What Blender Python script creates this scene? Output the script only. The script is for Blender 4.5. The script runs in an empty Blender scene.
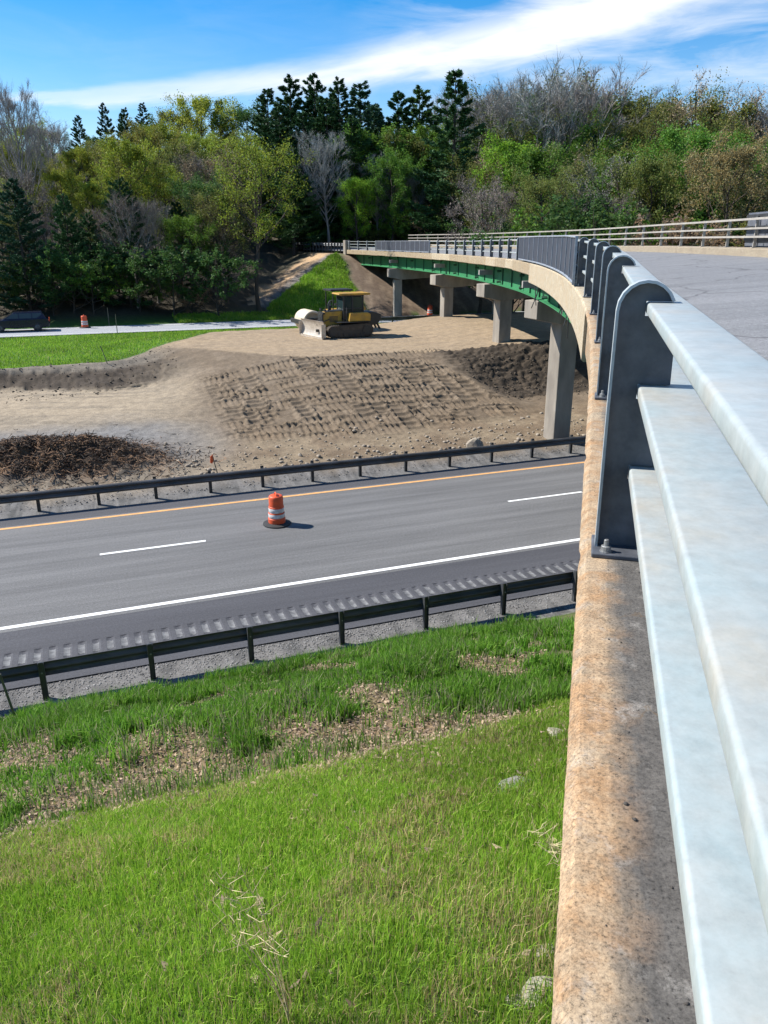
import bpy, bmesh, math, random
import numpy as np
from mathutils import Vector, Matrix, Euler

random.seed(7); RNG = np.random.default_rng(11)
sc = bpy.context.scene
COL = sc.collection
R = math.radians

# ------------------------------------------------------------------ camera numbers
CAM_H = 8.5; FPX = 773.0
PITCH = math.atan((512-240)/FPX)
def pix_dir(x, y):
    cx, cz = (x-384)/FPX, -(y-512)/FPX
    return (cx, math.cos(PITCH)+cz*math.sin(PITCH), -math.sin(PITCH)+cz*math.cos(PITCH))
def bearing(px, py, D):
    """plan point D metres out along the bearing of a photo column, and the height seen at that row"""
    d = pix_dir(px, py); h = math.hypot(d[0], d[1])
    return d[0]/h*D, d[1]/h*D, CAM_H + d[2]/h*D

# highway frame: u along the road, v across it
AZ = R(69.0)
UX, UY = math.sin(AZ), math.cos(AZ)
VX, VY = -math.cos(AZ), math.sin(AZ)
ROTZ = R(21.0)
def uvw(u, v, z=0.0): return Vector((u*UX+v*VX, u*UY+v*VY, z))
def to_uv(x, y): return x*UX+y*UY, x*VX+y*VY

# ------------------------------------------------------------------ small maths
def sstep(a, b, x):
    t = np.clip((np.asarray(x, float)-a)/(b-a), 0, 1); return t*t*(3-2*t)
def vnoise(x, y, seed=0):
    x = np.asarray(x, float); y = np.asarray(y, float)
    xi = np.floor(x).astype(np.int64); yi = np.floor(y).astype(np.int64)
    fx = x-xi; fy = y-yi; fx = fx*fx*(3-2*fx); fy = fy*fy*(3-2*fy)
    def h(i, j):
        n = (i*374761393 + j*668265263 + seed*1442695041) & 0x7fffffff
        n = ((n ^ (n >> 13))*1274126177) & 0x7fffffff
        return ((n ^ (n >> 16)) & 0xffff)/65535.0
    a = h(xi, yi); b = h(xi+1, yi); c = h(xi, yi+1); d = h(xi+1, yi+1)
    return (a*(1-fx)+b*fx)*(1-fy)+(c*(1-fx)+d*fx)*fy
def fbm(x, y, seed=0, oct=4):
    s = 0; a = .5; t = 0
    for k in range(oct):
        s = s + a*vnoise(x, y, seed+k*17); t += a
        x = x*2.03+5.1; y = y*2.03+1.7; a *= .5
    return s/t

# ------------------------------------------------------------------ properties
def tag(o, label=None, cat=None, group=None, kind=None):
    if label: o['label'] = label
    if cat: o['category'] = cat
    if group: o['group'] = group
    if kind: o['kind'] = kind
    return o
def empty(name, loc=(0, 0, 0), rz=0.0, label=None, cat=None, group=None):
    o = bpy.data.objects.new(name, None); COL.objects.link(o)
    o.location = loc; o.rotation_euler = (0, 0, rz); o.empty_display_size = .3
    return tag(o, label, cat, group)
def copy_tree(o, parent=None):
    c = o.copy(); COL.objects.link(c); c.parent = parent
    for ch in list(o.children): copy_tree(ch, c)
    return c

# ------------------------------------------------------------------ mesh builder
class MB:
    def __init__(s): s.v = []; s.f = []; s.a = []; s.use = False
    def add(s, vs, fs, at=None):
        b = len(s.v); s.v += [tuple(p) for p in vs]; s.f += [tuple(i+b for i in f) for f in fs]
        if at is not None: s.use = True; s.a += list(at)
        else: s.a += [(0, 0, 0)]*len(vs)
        return s
    def box(s, c, d, rot=None, taper=1.0):
        x, y, z = d[0]/2, d[1]/2, d[2]/2
        P = [(-x, -y, -z), (x, -y, -z), (x, y, -z), (-x, y, -z), (-x*taper, -y*taper, z), (x*taper, -y*taper, z), (x*taper, y*taper, z), (-x*taper, y*taper, z)]
        M = rot.to_matrix() if rot is not None else Matrix.Identity(3)
        c = Vector(c)
        return s.add([M @ Vector(p)+c for p in P], [(0, 3, 2, 1), (4, 5, 6, 7), (0, 1, 5, 4), (1, 2, 6, 5), (2, 3, 7, 6), (3, 0, 4, 7)])
    def tube(s, pts, rad, n=6, cap=True):
        pts = [Vector(p) for p in pts]
        if not hasattr(rad, '__len__'): rad = [rad]*len(pts)
        vs = []; fs = []
        up = Vector((0, 0, 1))
        prev = None
        for i, p in enumerate(pts):
            t = (pts[min(i+1, len(pts)-1)]-pts[max(i-1, 0)])
            if t.length < 1e-9: t = Vector((0, 0, 1))
            t.normalize()
            if prev is None:
                a = up if abs(t.z) < .9 else Vector((1, 0, 0))
                e1 = t.cross(a).normalized()
            else:
                e1 = (prev - t*prev.dot(t))
                if e1.length < 1e-6: e1 = t.orthogonal()
                e1.normalize()
            prev = e1
            e2 = t.cross(e1)
            for k in range(n):
                w = 2*math.pi*k/n
                vs.append(p+(e1*math.cos(w)+e2*math.sin(w))*rad[i])
        for i in range(len(pts)-1):
            for k in range(n):
                a = i*n+k; b = i*n+(k+1) % n
                fs.append((a, b, b+n, a+n))
        if cap:
            fs.append(tuple(reversed(range(n)))); fs.append(tuple(range((len(pts)-1)*n, len(pts)*n)))
        return s.add(vs, fs)
    def lathe(s, prof, n=24, c=(0, 0, 0), axis='z'):
        vs = []; fs = []
        for (r, z) in prof:
            for k in range(n):
                w = 2*math.pi*k/n
                p = (r*math.cos(w), r*math.sin(w), z)
                if axis == 'y': p = (p[0], p[2], p[1])
                if axis == 'x': p = (p[2], p[0], p[1])
                vs.append((p[0]+c[0], p[1]+c[1], p[2]+c[2]))
        for i in range(len(prof)-1):
            for k in range(n):
                a = i*n+k; b = i*n+(k+1) % n
                fs.append((a, b, b+n, a+n))
        fs.append(tuple(reversed(range(n)))); fs.append(tuple(range((len(prof)-1)*n, len(prof)*n)))
        return s.add(vs, fs)
    def prism(s, poly, a, b, plane='xz'):
        """extrude a polygon given in a plane between a and b on the third axis"""
        def P(p, t):
            if plane == 'xz': return (p[0], t, p[1])
            if plane == 'yz': return (t, p[0], p[1])
            return (p[0], p[1], t)
        n = len(poly)
        vs = [P(p, a) for p in poly]+[P(p, b) for p in poly]
        fs = [tuple(range(n)), tuple(reversed(range(n, 2*n)))]
        for i in range(n):
            j = (i+1) % n; fs.append((i, i+n, j+n, j))
        return s.add(vs, fs)
    def build(s, name, mat=None, parent=None, smooth=False, bevel=0.0, kind=None, fix=True, angle=40):
        me = bpy.data.meshes.new(name)
        me.from_pydata(s.v, [], s.f)
        if s.use:
            at = me.attributes.new('sw', 'FLOAT_VECTOR', 'POINT')
            at.data.foreach_set('vector', np.array(s.a, dtype=np.float32).ravel())
        if fix:
            bm = bmesh.new(); bm.from_mesh(me); bmesh.ops.recalc_face_normals(bm, faces=bm.faces)
            bm.to_mesh(me); bm.free()
        if mat: me.materials.append(mat)
        o = bpy.data.objects.new(name, me); COL.objects.link(o)
        if parent: o.parent = parent
        if kind: o['kind'] = kind
        if bevel > 0:
            md = o.modifiers.new('bev', 'BEVEL'); md.width = bevel; md.segments = 2; md.limit_method = 'ANGLE'; md.angle_limit = R(35)
        if smooth:
            me.polygons.foreach_set('use_smooth', [True]*len(me.polygons))
            try: me.set_sharp_from_angle(angle=R(angle))
            except Exception: pass
        return o

def np_mesh(name, V, F, mat=None, parent=None, cols=None, smooth=False, link=True):
    """V (n,3); F (m,3|4) -> mesh object quickly"""
    V = np.asarray(V, np.float32); F = np.asarray(F, np.int32)
    me = bpy.data.meshes.new(name)
    k = F.shape[1]
    me.vertices.add(len(V)); me.vertices.foreach_set('co', V.ravel())
    me.loops.add(F.size); me.loops.foreach_set('vertex_index', F.ravel())
    me.polygons.add(len(F)); me.polygons.foreach_set('loop_start', np.arange(0, F.size, k, dtype=np.int32))
    try: me.polygons.foreach_set('loop_total', np.full(len(F), k, np.int32))
    except Exception: pass
    if smooth: me.polygons.foreach_set('use_smooth', np.ones(len(F), bool))
    if cols is not None:
        at = me.attributes.new('Col', 'FLOAT_COLOR', 'POINT')
        c4 = np.ones((len(V), 4), np.float32); c4[:, :3] = cols
        at.data.foreach_set('color', c4.ravel())
    me.update(calc_edges=True)
    if mat: me.materials.append(mat)
    o = bpy.data.objects.new(name, me)
    if link: COL.objects.link(o)
    if parent: o.parent = parent
    return o

# ------------------------------------------------------------------ materials
def newmat(name):
    m = bpy.data.materials.new(name); m.use_nodes = True
    nt = m.node_tree; b = nt.nodes['Principled BSDF']
    return m, nt, b
def ND(nt, t, **k):
    n = nt.nodes.new(t)
    for a, v in k.items():
        if a.startswith('i_'):
            key = a[2:]; n.inputs[int(key) if key.isdigit() else key].default_value = v
        else: setattr(n, a, v)
    return n
def ramp(nt, stops):
    n = nt.nodes.new('ShaderNodeValToRGB'); e = n.color_ramp.elements
    while len(e) > 1: e.remove(e[-1])
    e[0].position = stops[0][0]; e[0].color = (*stops[0][1], 1) if hasattr(stops[0][1], '__len__') else (stops[0][1],)*3+(1,)
    for p, c in stops[1:]:
        x = e.new(p); x.color = (*c, 1) if hasattr(c, '__len__') else (c, c, c, 1)
    return n
def mixc(nt, fac, a, b, mode='MIX'):
    n = nt.nodes.new('ShaderNodeMix'); n.data_type = 'RGBA'; n.blend_type = mode
    for sock, val in ((n.inputs[0], fac), (n.inputs[6], a), (n.inputs[7], b)):
        if hasattr(val, 'links') or hasattr(val, 'is_linked'): nt.links.new(val, sock)
        elif hasattr(val, '__len__'): sock.default_value = (*val[:3], 1)
        else: sock.default_value = val
    return n.outputs[2]
def bump(nt, b, h, strength=.3, dist=.02):
    n = ND(nt, 'ShaderNodeBump'); n.inputs['Strength'].default_value = strength; n.inputs['Distance'].default_value = dist
    nt.links.new(h, n.inputs['Height']); nt.links.new(n.outputs[0], b.inputs['Normal'])
def noise(nt, vec, scale, detail=4, rough=.6):
    n = ND(nt, 'ShaderNodeTexNoise'); n.inputs['Scale'].default_value = scale
    n.inputs['Detail'].default_value = detail; n.inputs['Roughness'].default_value = rough
    if vec is not None: nt.links.new(vec, n.inputs['Vector'])
    return n.outputs['Fac']
def coord(nt, kind='Object', scale=None):
    c = ND(nt, 'ShaderNodeTexCoord').outputs[kind]
    if scale is None: return c
    m = ND(nt, 'ShaderNodeMapping'); m.inputs['Scale'].default_value = scale
    nt.links.new(c, m.inputs['Vector']); return m.outputs[0]
def paint(name, c1, c2=None, scale=3.0, rough=.6, metal=0.0, bmp=.15, bscale=40, detail=5, stretch=None, lo=.35, hi=.65, dist=.01):
    m, nt, b = newmat(name)
    if c2 is None: c2 = tuple(x*.7 for x in c1)
    v = coord(nt, 'Object', stretch)
    n = noise(nt, v, scale, detail)
    r = ramp(nt, [(lo, c1), (hi, c2)]); nt.links.new(n, r.inputs[0])
    nt.links.new(r.outputs[0], b.inputs['Base Color'])
    b.inputs['Roughness'].default_value = rough; b.inputs['Metallic'].default_value = metal
    if bmp: bump(nt, b, noise(nt, coord(nt), bscale, 3), bmp, dist)
    return m

M = {}
M['galv_dark'] = paint('shaded_galvanised', (.10, .105, .11), (.06, .06, .06), 2.5, .5, .55, .1, 30)  # guardrail posts: their shaded side is put into this dark colour
M['w_beam'] = paint('guardrail_steel_shaded', (.11, .11, .112), (.06, .058, .056), 3, .5, .35, .1, 20, stretch=(.3, 1, 1))  # shade on the beam's back darkens the steel colour itself
M['post_steel'] = paint('rail_post_steel_shaded', (.115, .122, .138), (.06, .066, .078), 9, .6, .1, .15, 60)  # shade on the post web put into a darker version of the galvanised steel
M['flange_steel'] = paint('rail_post_flange_lit', (.42, .46, .48), (.28, .31, .33), 8, .55, .15, .15, 60)  # sunlit post edge put into a paler version of the same steel
M['bolt'] = paint('bolt_steel', (.30, .31, .31), (.18, .17, .16), 30, .5, .5, .1, 80)
M['far_rail'] = paint('far_rail_paint', (.40, .37, .32), (.31, .28, .24), 3, .6, .1, 0)
M['screen'] = paint('screen_panel_grey', (.075, .082, .105), (.055, .062, .08), 4, .5, .3, .1, 20)
M['screen_edge'] = paint('screen_frame_grey', (.36, .39, .43), (.25, .27, .3), 6, .5, .3, 0)
M['green'] = paint('green_girder_paint', (.036, .215, .085), (.026, .16, .065), 1.2, .55, 0, .05, 10)
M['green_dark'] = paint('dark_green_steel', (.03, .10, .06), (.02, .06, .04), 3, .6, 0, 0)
M['conc'] = paint('pier_concrete', (.31, .275, .225), (.20, .175, .145), 1.6, .9, 0, .3, 25, stretch=(1, 1, .35))
M['conc_dark'] = paint('deck_concrete', (.32, .30, .27), (.2, .19, .17), 1.4, .9, 0, .2, 20)
M['rubble'] = paint('broken_concrete', (.36, .33, .26), (.22, .2, .15), 9, .95, 0, .5, 60)
M['stone'] = paint('field_stone', (.34, .29, .22), (.22, .18, .14), 6, .95, 0, .4, 30)
M['black_rubber'] = paint('black_rubber', (.025, .025, .026), (.016, .016, .016), 8, .75, 0, .2, 60)
M['white_line'] = paint('white_marking', (.78, .78, .76), (.60, .60, .58), 5, .7, 0, .1, 120, lo=.45, hi=.75)
M['yellow_line'] = paint('yellow_marking', (.72, .37, .12), (.55, .29, .11), 5, .7, 0, .1, 120)
M['sign_back'] = paint('sign_back_aluminium', (.17, .18, .21), (.12, .13, .15), 2, .5, .3, 0)
M['wood'] = paint('weathered_wood', (.22, .19, .13), (.12, .10, .07), 8, .9, 0, .2, 40, stretch=(1, 1, .2))
M['orange_flag'] = paint('orange_flag', (.8, .12, .03), (.6, .09, .02), 9, .7)
M['stick'] = paint('brush_sticks', (.060, .044, .032), (.028, .02, .015), 1.1, .9, 0, 0)
M['straw'] = paint('mulch_straw', (.26, .15, .08), (.12, .07, .04), .8, .9, 0, 0)
M['dry'] = paint('dry_weed', (.62, .50, .30), (.40, .32, .2), 6, .9, 0, 0)

def mat_asphalt(name, c, c2, streak=True, patch=None):
    m, nt, b = newmat(name)
    o = coord(nt)
    fine = noise(nt, o, 70, 3, .7)
    big = noise(nt, coord(nt, 'Object', (.05, 1.0, 1)), 1.5, 5, .7)
    r = ramp(nt, [(.3, c2), (.7, c)]); nt.links.new(big, r.inputs[0])
    rf = ramp(nt, [(.3, .5), (.7, 1.5)]); nt.links.new(fine, rf.inputs[0])
    mid = noise(nt, o, 17, 5, .85); rm = ramp(nt, [(.32, .66), (.68, 1.34)]); nt.links.new(mid, rm.inputs[0])
    col = mixc(nt, 1.0, mixc(nt, 1.0, r.outputs[0], rf.outputs[0], 'MULTIPLY'), rm.outputs[0], 'MULTIPLY')
    # crack sealing
    vo = ND(nt, 'ShaderNodeTexVoronoi', feature='DISTANCE_TO_EDGE'); vo.inputs['Scale'].default_value = .16
    dn = ND(nt, 'ShaderNodeTexNoise'); dn.inputs['Scale'].default_value = 1.1; nt.links.new(o, dn.inputs['Vector'])
    ad = ND(nt, 'ShaderNodeVectorMath', operation='ADD'); nt.links.new(o, ad.inputs[0]); nt.links.new(dn.outputs['Color'], ad.inputs[1])
    nt.links.new(ad.outputs[0], vo.inputs['Vector'])
    rc = ramp(nt, [(.0, 1.0), (.0035, 1.0), (.007, 0.0)]); nt.links.new(vo.outputs['Distance'], rc.inputs[0])
    if patch: 
        col = mixc(nt, rc.outputs[0], col, patch)
    nt.links.new(col, b.inputs['Base Color']); b.inputs['Roughness'].default_value = .88
    bump(nt, b, fine, .35, .006)
    return m
M['asphalt'] = mat_asphalt('highway_asphalt', (.160, .158, .156), (.084, .083, .083))
M['shoulder'] = mat_asphalt('shoulder_asphalt', (.070, .070, .078), (.046, .046, .052))
M['far_asphalt'] = mat_asphalt('far_asphalt', (.31, .32, .335), (.25, .26, .275))
M['deck_asphalt'] = mat_asphalt('deck_asphalt', (.205, .207, .212), (.135, .138, .143), patch=(.09, .09, .093))

def mat_rail():
    m, nt, b = newmat('galvanised_rail')
    o = coord(nt)
    n1 = noise(nt, o, 3.0, 6, .65); n2 = noise(nt, o, 22, 6, .75); n3 = noise(nt, coord(nt, 'Object', (1, 1, 1)), 55, 3, .6)
    r1 = ramp(nt, [(.32, (.325, .395, .41)), (.52, (.37, .40, .395)), (.74, (.40, .37, .31))]); nt.links.new(n1, r1.inputs[0])
    r2 = ramp(nt, [(.3, .84), (.62, 1.06)]); nt.links.new(n2, r2.inputs[0])
    col = mixc(nt, 1.0, r1.outputs[0], r2.outputs[0], 'MULTIPLY')
    r3 = ramp(nt, [(.60, 0.0), (.74, .35)]); nt.links.new(n3, r3.inputs[0])
    col = mixc(nt, r3.outputs[0], col, (.27, .29, .28))
    nt.links.new(col, b.inputs['Base Color'])
    b.inputs['Metallic'].default_value = .15; b.inputs['Roughness'].default_value = .5
    bump(nt, b, n2, .06, .004)
    return m
M['rail'] = mat_rail()

def mat_kerb(name, tan, tan2, dark, dirt=True):
    m, nt, b = newmat(name)
    at = ND(nt, 'ShaderNodeAttribute', attribute_name='sw'); so = at.outputs['Vector']
    sep = ND(nt, 'ShaderNodeSeparateXYZ'); nt.links.new(so, sep.inputs[0])
    o = coord(nt)
    n1 = noise(nt, o, 2.2, 5, .65); n2 = noise(nt, o, 130, 6, .85)
    mg = ND(nt, 'ShaderNodeMapping'); mg.inputs['Scale'].default_value = (3, 90, 90); nt.links.new(so, mg.inputs['Vector']); n3 = noise(nt, mg.outputs[0], 1.0, 4, .7)
    r1 = ramp(nt, [(.3, tan), (.7, tan2)]); nt.links.new(n1, r1.inputs[0])
    # dirt band toward the rail
    nb = noise(nt, o, 9, 5, .7)
    ma = ND(nt, 'ShaderNodeMath', operation='MULTIPLY_ADD'); nt.links.new(nb, ma.inputs[0]); ma.inputs[1].default_value = .12
    nt.links.new(sep.outputs['Y'], ma.inputs[2])
    rb = ramp(nt, [(.135, 0.0), (.16, .6), (.20, 1.0)]); nt.links.new(ma.outputs[0], rb.inputs[0])
    ml = ND(nt, 'ShaderNodeMath', operation='MULTIPLY'); nt.links.new(rb.outputs[0], ml.inputs[0]); ml.inputs[1].default_value = .96 if dirt else .35
    col = mixc(nt, ml.outputs[0], r1.outputs[0], dark)
    nr_ = noise(nt, o, 5.5, 5, .7); rr_ = ramp(nt, [(.46, 0.0), (.60, .75)]); nt.links.new(nr_, rr_.inputs[0]); ro_ = ramp(nt, [(.07, 1.0), (.17, 0.0)]); nt.links.new(sep.outputs['Y'], ro_.inputs[0])
    rmul = ND(nt, 'ShaderNodeMath', operation='MULTIPLY'); nt.links.new(rr_.outputs[0], rmul.inputs[0]); nt.links.new(ro_.outputs[0], rmul.inputs[1])
    col = mixc(nt, rmul.outputs[0], col, tuple(a*b for a, b in zip(tan, (.85, .70, .55))))
    nw_ = noise(nt, o, 7.5, 6, .75); rw_ = ramp(nt, [(.56, 0.0), (.68, .6)]); nt.links.new(nw_, rw_.inputs[0])
    col = mixc(nt, rw_.outputs[0], col, (.30, .28, .25) if dirt else (.42, .38, .3))
    # speckle / pits
    nm = noise(nt, o, 16, 8, .8); rm_ = ramp(nt, [(.34, .68), (.5, 1.0), (.66, 1.2)]); nt.links.new(nm, rm_.inputs[0]); col = mixc(nt, 1.0, col, rm_.outputs[0], 'MULTIPLY')
    rg = ramp(nt, [(.3, .88), (.7, 1.1)]); nt.links.new(n3, rg.inputs[0]); col = mixc(nt, 1.0, col, rg.outputs[0], 'MULTIPLY')
    rs = ramp(nt, [(.36, .18), (.43, .72), (.5, 1.0), (.62, 1.35)]); nt.links.new(n2, rs.inputs[0])
    col = mixc(nt, 1.0, col, rs.outputs[0], 'MULTIPLY')
    # cracks across
    vo = ND(nt, 'ShaderNodeTexVoronoi', feature='DISTANCE_TO_EDGE'); vo.inputs['Scale'].default_value = .75
    mp = ND(nt, 'ShaderNodeMapping'); mp.inputs['Scale'].default_value = (1.1, .35, .35); nt.links.new(so, mp.inputs['Vector'])
    dn = ND(nt, 'ShaderNodeTexNoise'); dn.inputs['Scale'].default_value = 14; dn.inputs['Detail'].default_value = 6; nt.links.new(so, dn.inputs['Vector'])
    vm = ND(nt, 'ShaderNodeVectorMath', operation='SCALE'); vm.inputs['Scale'].default_value = .16; nt.links.new(dn.outputs['Color'], vm.inputs[0])
    ad = ND(nt, 'ShaderNodeVectorMath', operation='ADD'); nt.links.new(mp.outputs[0], ad.inputs[0]); nt.links.new(vm.outputs[0], ad.inputs[1])
    nt.links.new(ad.outputs[0], vo.inputs['Vector'])
    rc = ramp(nt, [(.0, .7), (.0008, .45), (.0018, 0.0)]); nt.links.new(vo.outputs['Distance'], rc.inputs[0])
    col = mixc(nt, rc.outputs[0], col, tuple(x*.35 for x in tan))
    nt.links.new(col, b.inputs['Base Color']); b.inputs['Roughness'].default_value = .93
    bump(nt, b, n2, .35, .004)
    return m
M['kerb_old'] = mat_kerb('stained_kerb_concrete', (.35, .24, .14), (.31, .25, .175), (.088, .083, .076))
M['kerb_new'] = mat_kerb('pale_repair_concrete', (.44, .38, .275), (.37, .31, .22), (.27, .245, .2), False)
M['kerb_mid'] = mat_kerb('weathered_kerb_concrete', (.36, .30, .20), (.26, .20, .135), (.22, .19, .15), False)

def mat_col(name, rough=.95, fine=18, amp=(.6, 1.4), bmp=.5, bd=.02, transl=0.0):
    m, nt, b = newmat(name)
    at = ND(nt, 'ShaderNodeAttribute', attribute_name='Col')
    col = at.outputs['Color']
    if fine:
        n = noise(nt, coord(nt), fine, 5, .75)
        r = ramp(nt, [(.3, amp[0]), (.7, amp[1])]); nt.links.new(n, r.inputs[0])
        col = mixc(nt, 1.0, col, r.outputs[0], 'MULTIPLY')
        n_b = noise(nt, coord(nt), 2.6, 6, .7); r_b = ramp(nt, [(.32, .78), (.68, 1.2)]); nt.links.new(n_b, r_b.inputs[0]); col = mixc(nt, 1.0, col, r_b.outputs[0], 'MULTIPLY')
        if bmp: bump(nt, b, n, bmp, bd)
    nt.links.new(col, b.inputs['Base Color']); b.inputs['Roughness'].default_value = rough
    b.inputs['Specular IOR Level'].default_value = .25
    if transl > 0:
        tr = ND(nt, 'ShaderNodeBsdfTranslucent'); nt.links.new(col, tr.inputs['Color'])
        mx = ND(nt, 'ShaderNodeMixShader'); mx.inputs[0].default_value = transl
        nt.links.new(b.outputs[0], mx.inputs[1]); nt.links.new(tr.outputs[0], mx.inputs[2])
        nt.links.new(mx.outputs[0], nt.nodes['Material Output'].inputs['Surface'])
    return m
M['ground'] = mat_col('ground_soil')
M['grass'] = mat_col('grass_blades', .7, 0, transl=.35)
M['litter'] = mat_col('dead_leaves', .9, 0, transl=.15)

def mat_foliage(name, transl=.35, rough=.6):
    m, nt, b = newmat(name)
    oi = ND(nt, 'ShaderNodeObjectInfo'); at = ND(nt, 'ShaderNodeAttribute', attribute_name='Col')
    col = mixc(nt, 1.0, oi.outputs['Color'], at.outputs['Color'], 'MULTIPLY')
    nt.links.new(col, b.inputs['Base Color']); b.inputs['Roughness'].default_value = rough
    b.inputs['Specular IOR Level'].default_value = .2
    tr = ND(nt, 'ShaderNodeBsdfTranslucent'); nt.links.new(col, tr.inputs['Color'])
    mx = ND(nt, 'ShaderNodeMixShader'); mx.inputs[0].default_value = transl
    nt.links.new(b.outputs[0], mx.inputs[1]); nt.links.new(tr.outputs[0], mx.inputs[2])
    nt.links.new(mx.outputs[0], nt.nodes['Material Output'].inputs['Surface'])
    return m
M['leaf'] = mat_foliage('spring_leaves', .4)
M['needle'] = mat_foliage('pine_needles', .15)
M['twig'] = mat_foliage('bare_twigs', 0.0, .9)
M['bark'] = paint('bark_brown', (.075, .058, .045), (.04, .032, .026), 4, .95, 0, 0, stretch=(1, 1, .2))
M['bark_grey'] = paint('bark_grey', (.30, .28, .26), (.19, .175, .16), 4, .95, 0, 0, stretch=(1, 1, .2))

# ------------------------------------------------------------------ bridge alignment
_ds = .25
_S = np.arange(-20, 150+_ds, _ds)
_hd = np.where(_S < 6, 14.6, 14.6-.45*(_S-6))
_hd = np.where(_S > 118, 14.6-.45*112-.1*(_S-118), _hd)
_dx = np.sin(np.radians(_hd))*_ds; _dy = np.cos(np.radians(_hd))*_ds
_X = np.r_[0, np.cumsum(_dx)[:-1]]; _Y = np.r_[0, np.cumsum(_dy)[:-1]]
_i0 = int(np.argmin(abs(_S))); _X = _X-_X[_i0]+.031; _Y = _Y-_Y[_i0]
_zs = np.array([-20, 0, 4, 8, 14, 20, 28, 38, 50, 62, 75, 90, 110, 150], float)
_zd = np.array([1.12, 1.05, 1.03, .97, .89, .83, .81, .82, .90, .94, .98, .98, .90, .8])
SUP = .07
def bz(s): return CAM_H-float(np.interp(s, _zs, _zd))
def BP(s, o, dz=0.0, tilt=True):
    x = float(np.interp(s, _S, _X)); y = float(np.interp(s, _S, _Y)); h = R(float(np.interp(s, _S, _hd)))
    z = bz(s)+dz+(SUP*max(o-.45, 0) if tilt else 0)
    return Vector((x+math.cos(h)*o, y-math.sin(h)*o, z))
def heading(s): return R(float(np.interp(s, _S, _hd)))
def sweep(mb, prof, s0, s1, ds=1.0, closed=True, caps=True):
    n = max(2, int(math.ceil((s1-s0)/ds))+1); ss = np.linspace(s0, s1, n); k = len(prof)
    vs = []; at = []; fs = []
    for s in ss:
        for (o, z) in prof: vs.append(BP(s, o, z)); at.append((s, o, z))
    for i in range(n-1):
        for j in range(k if closed else k-1):
            a = i*k+j; b = i*k+(j+1) % k
            fs.append((a, b, b+k, a+k))
    if closed and caps: fs.append(tuple(range(k))); fs.append(tuple(reversed(range((n-1)*k, n*k))))
    return mb.add(vs, fs, at)

W_R = 7.0          # right edge of the roadway
S_END = 88.5       # far abutment
# distance of ground points from the approach fills
def align_dist(x, y, s0, s1, olo, ohi):
    """distance outside the strip s0..s1, olo..ohi of the alignment, and the nearest station"""
    sel = np.arange(s0, s1+.01, 1.5)
    best = np.full(np.shape(x), 1e9); bs = np.zeros(np.shape(x))
    for s in sel:
        h = heading(s); px = np.interp(s, _S, _X); py = np.interp(s, _S, _Y)
        rx = x-px; ry = y-py
        o = rx*math.cos(h)-ry*math.sin(h); t = rx*math.sin(h)+ry*math.cos(h)
        do = np.maximum(np.maximum(olo-o, o-ohi), 0); dt = np.maximum(abs(t)-.75, 0)
        d = np.hypot(do, dt)
        m = d < best; best = np.where(m, d, best); bs = np.where(m, s, bs)
    return best, bs

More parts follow.
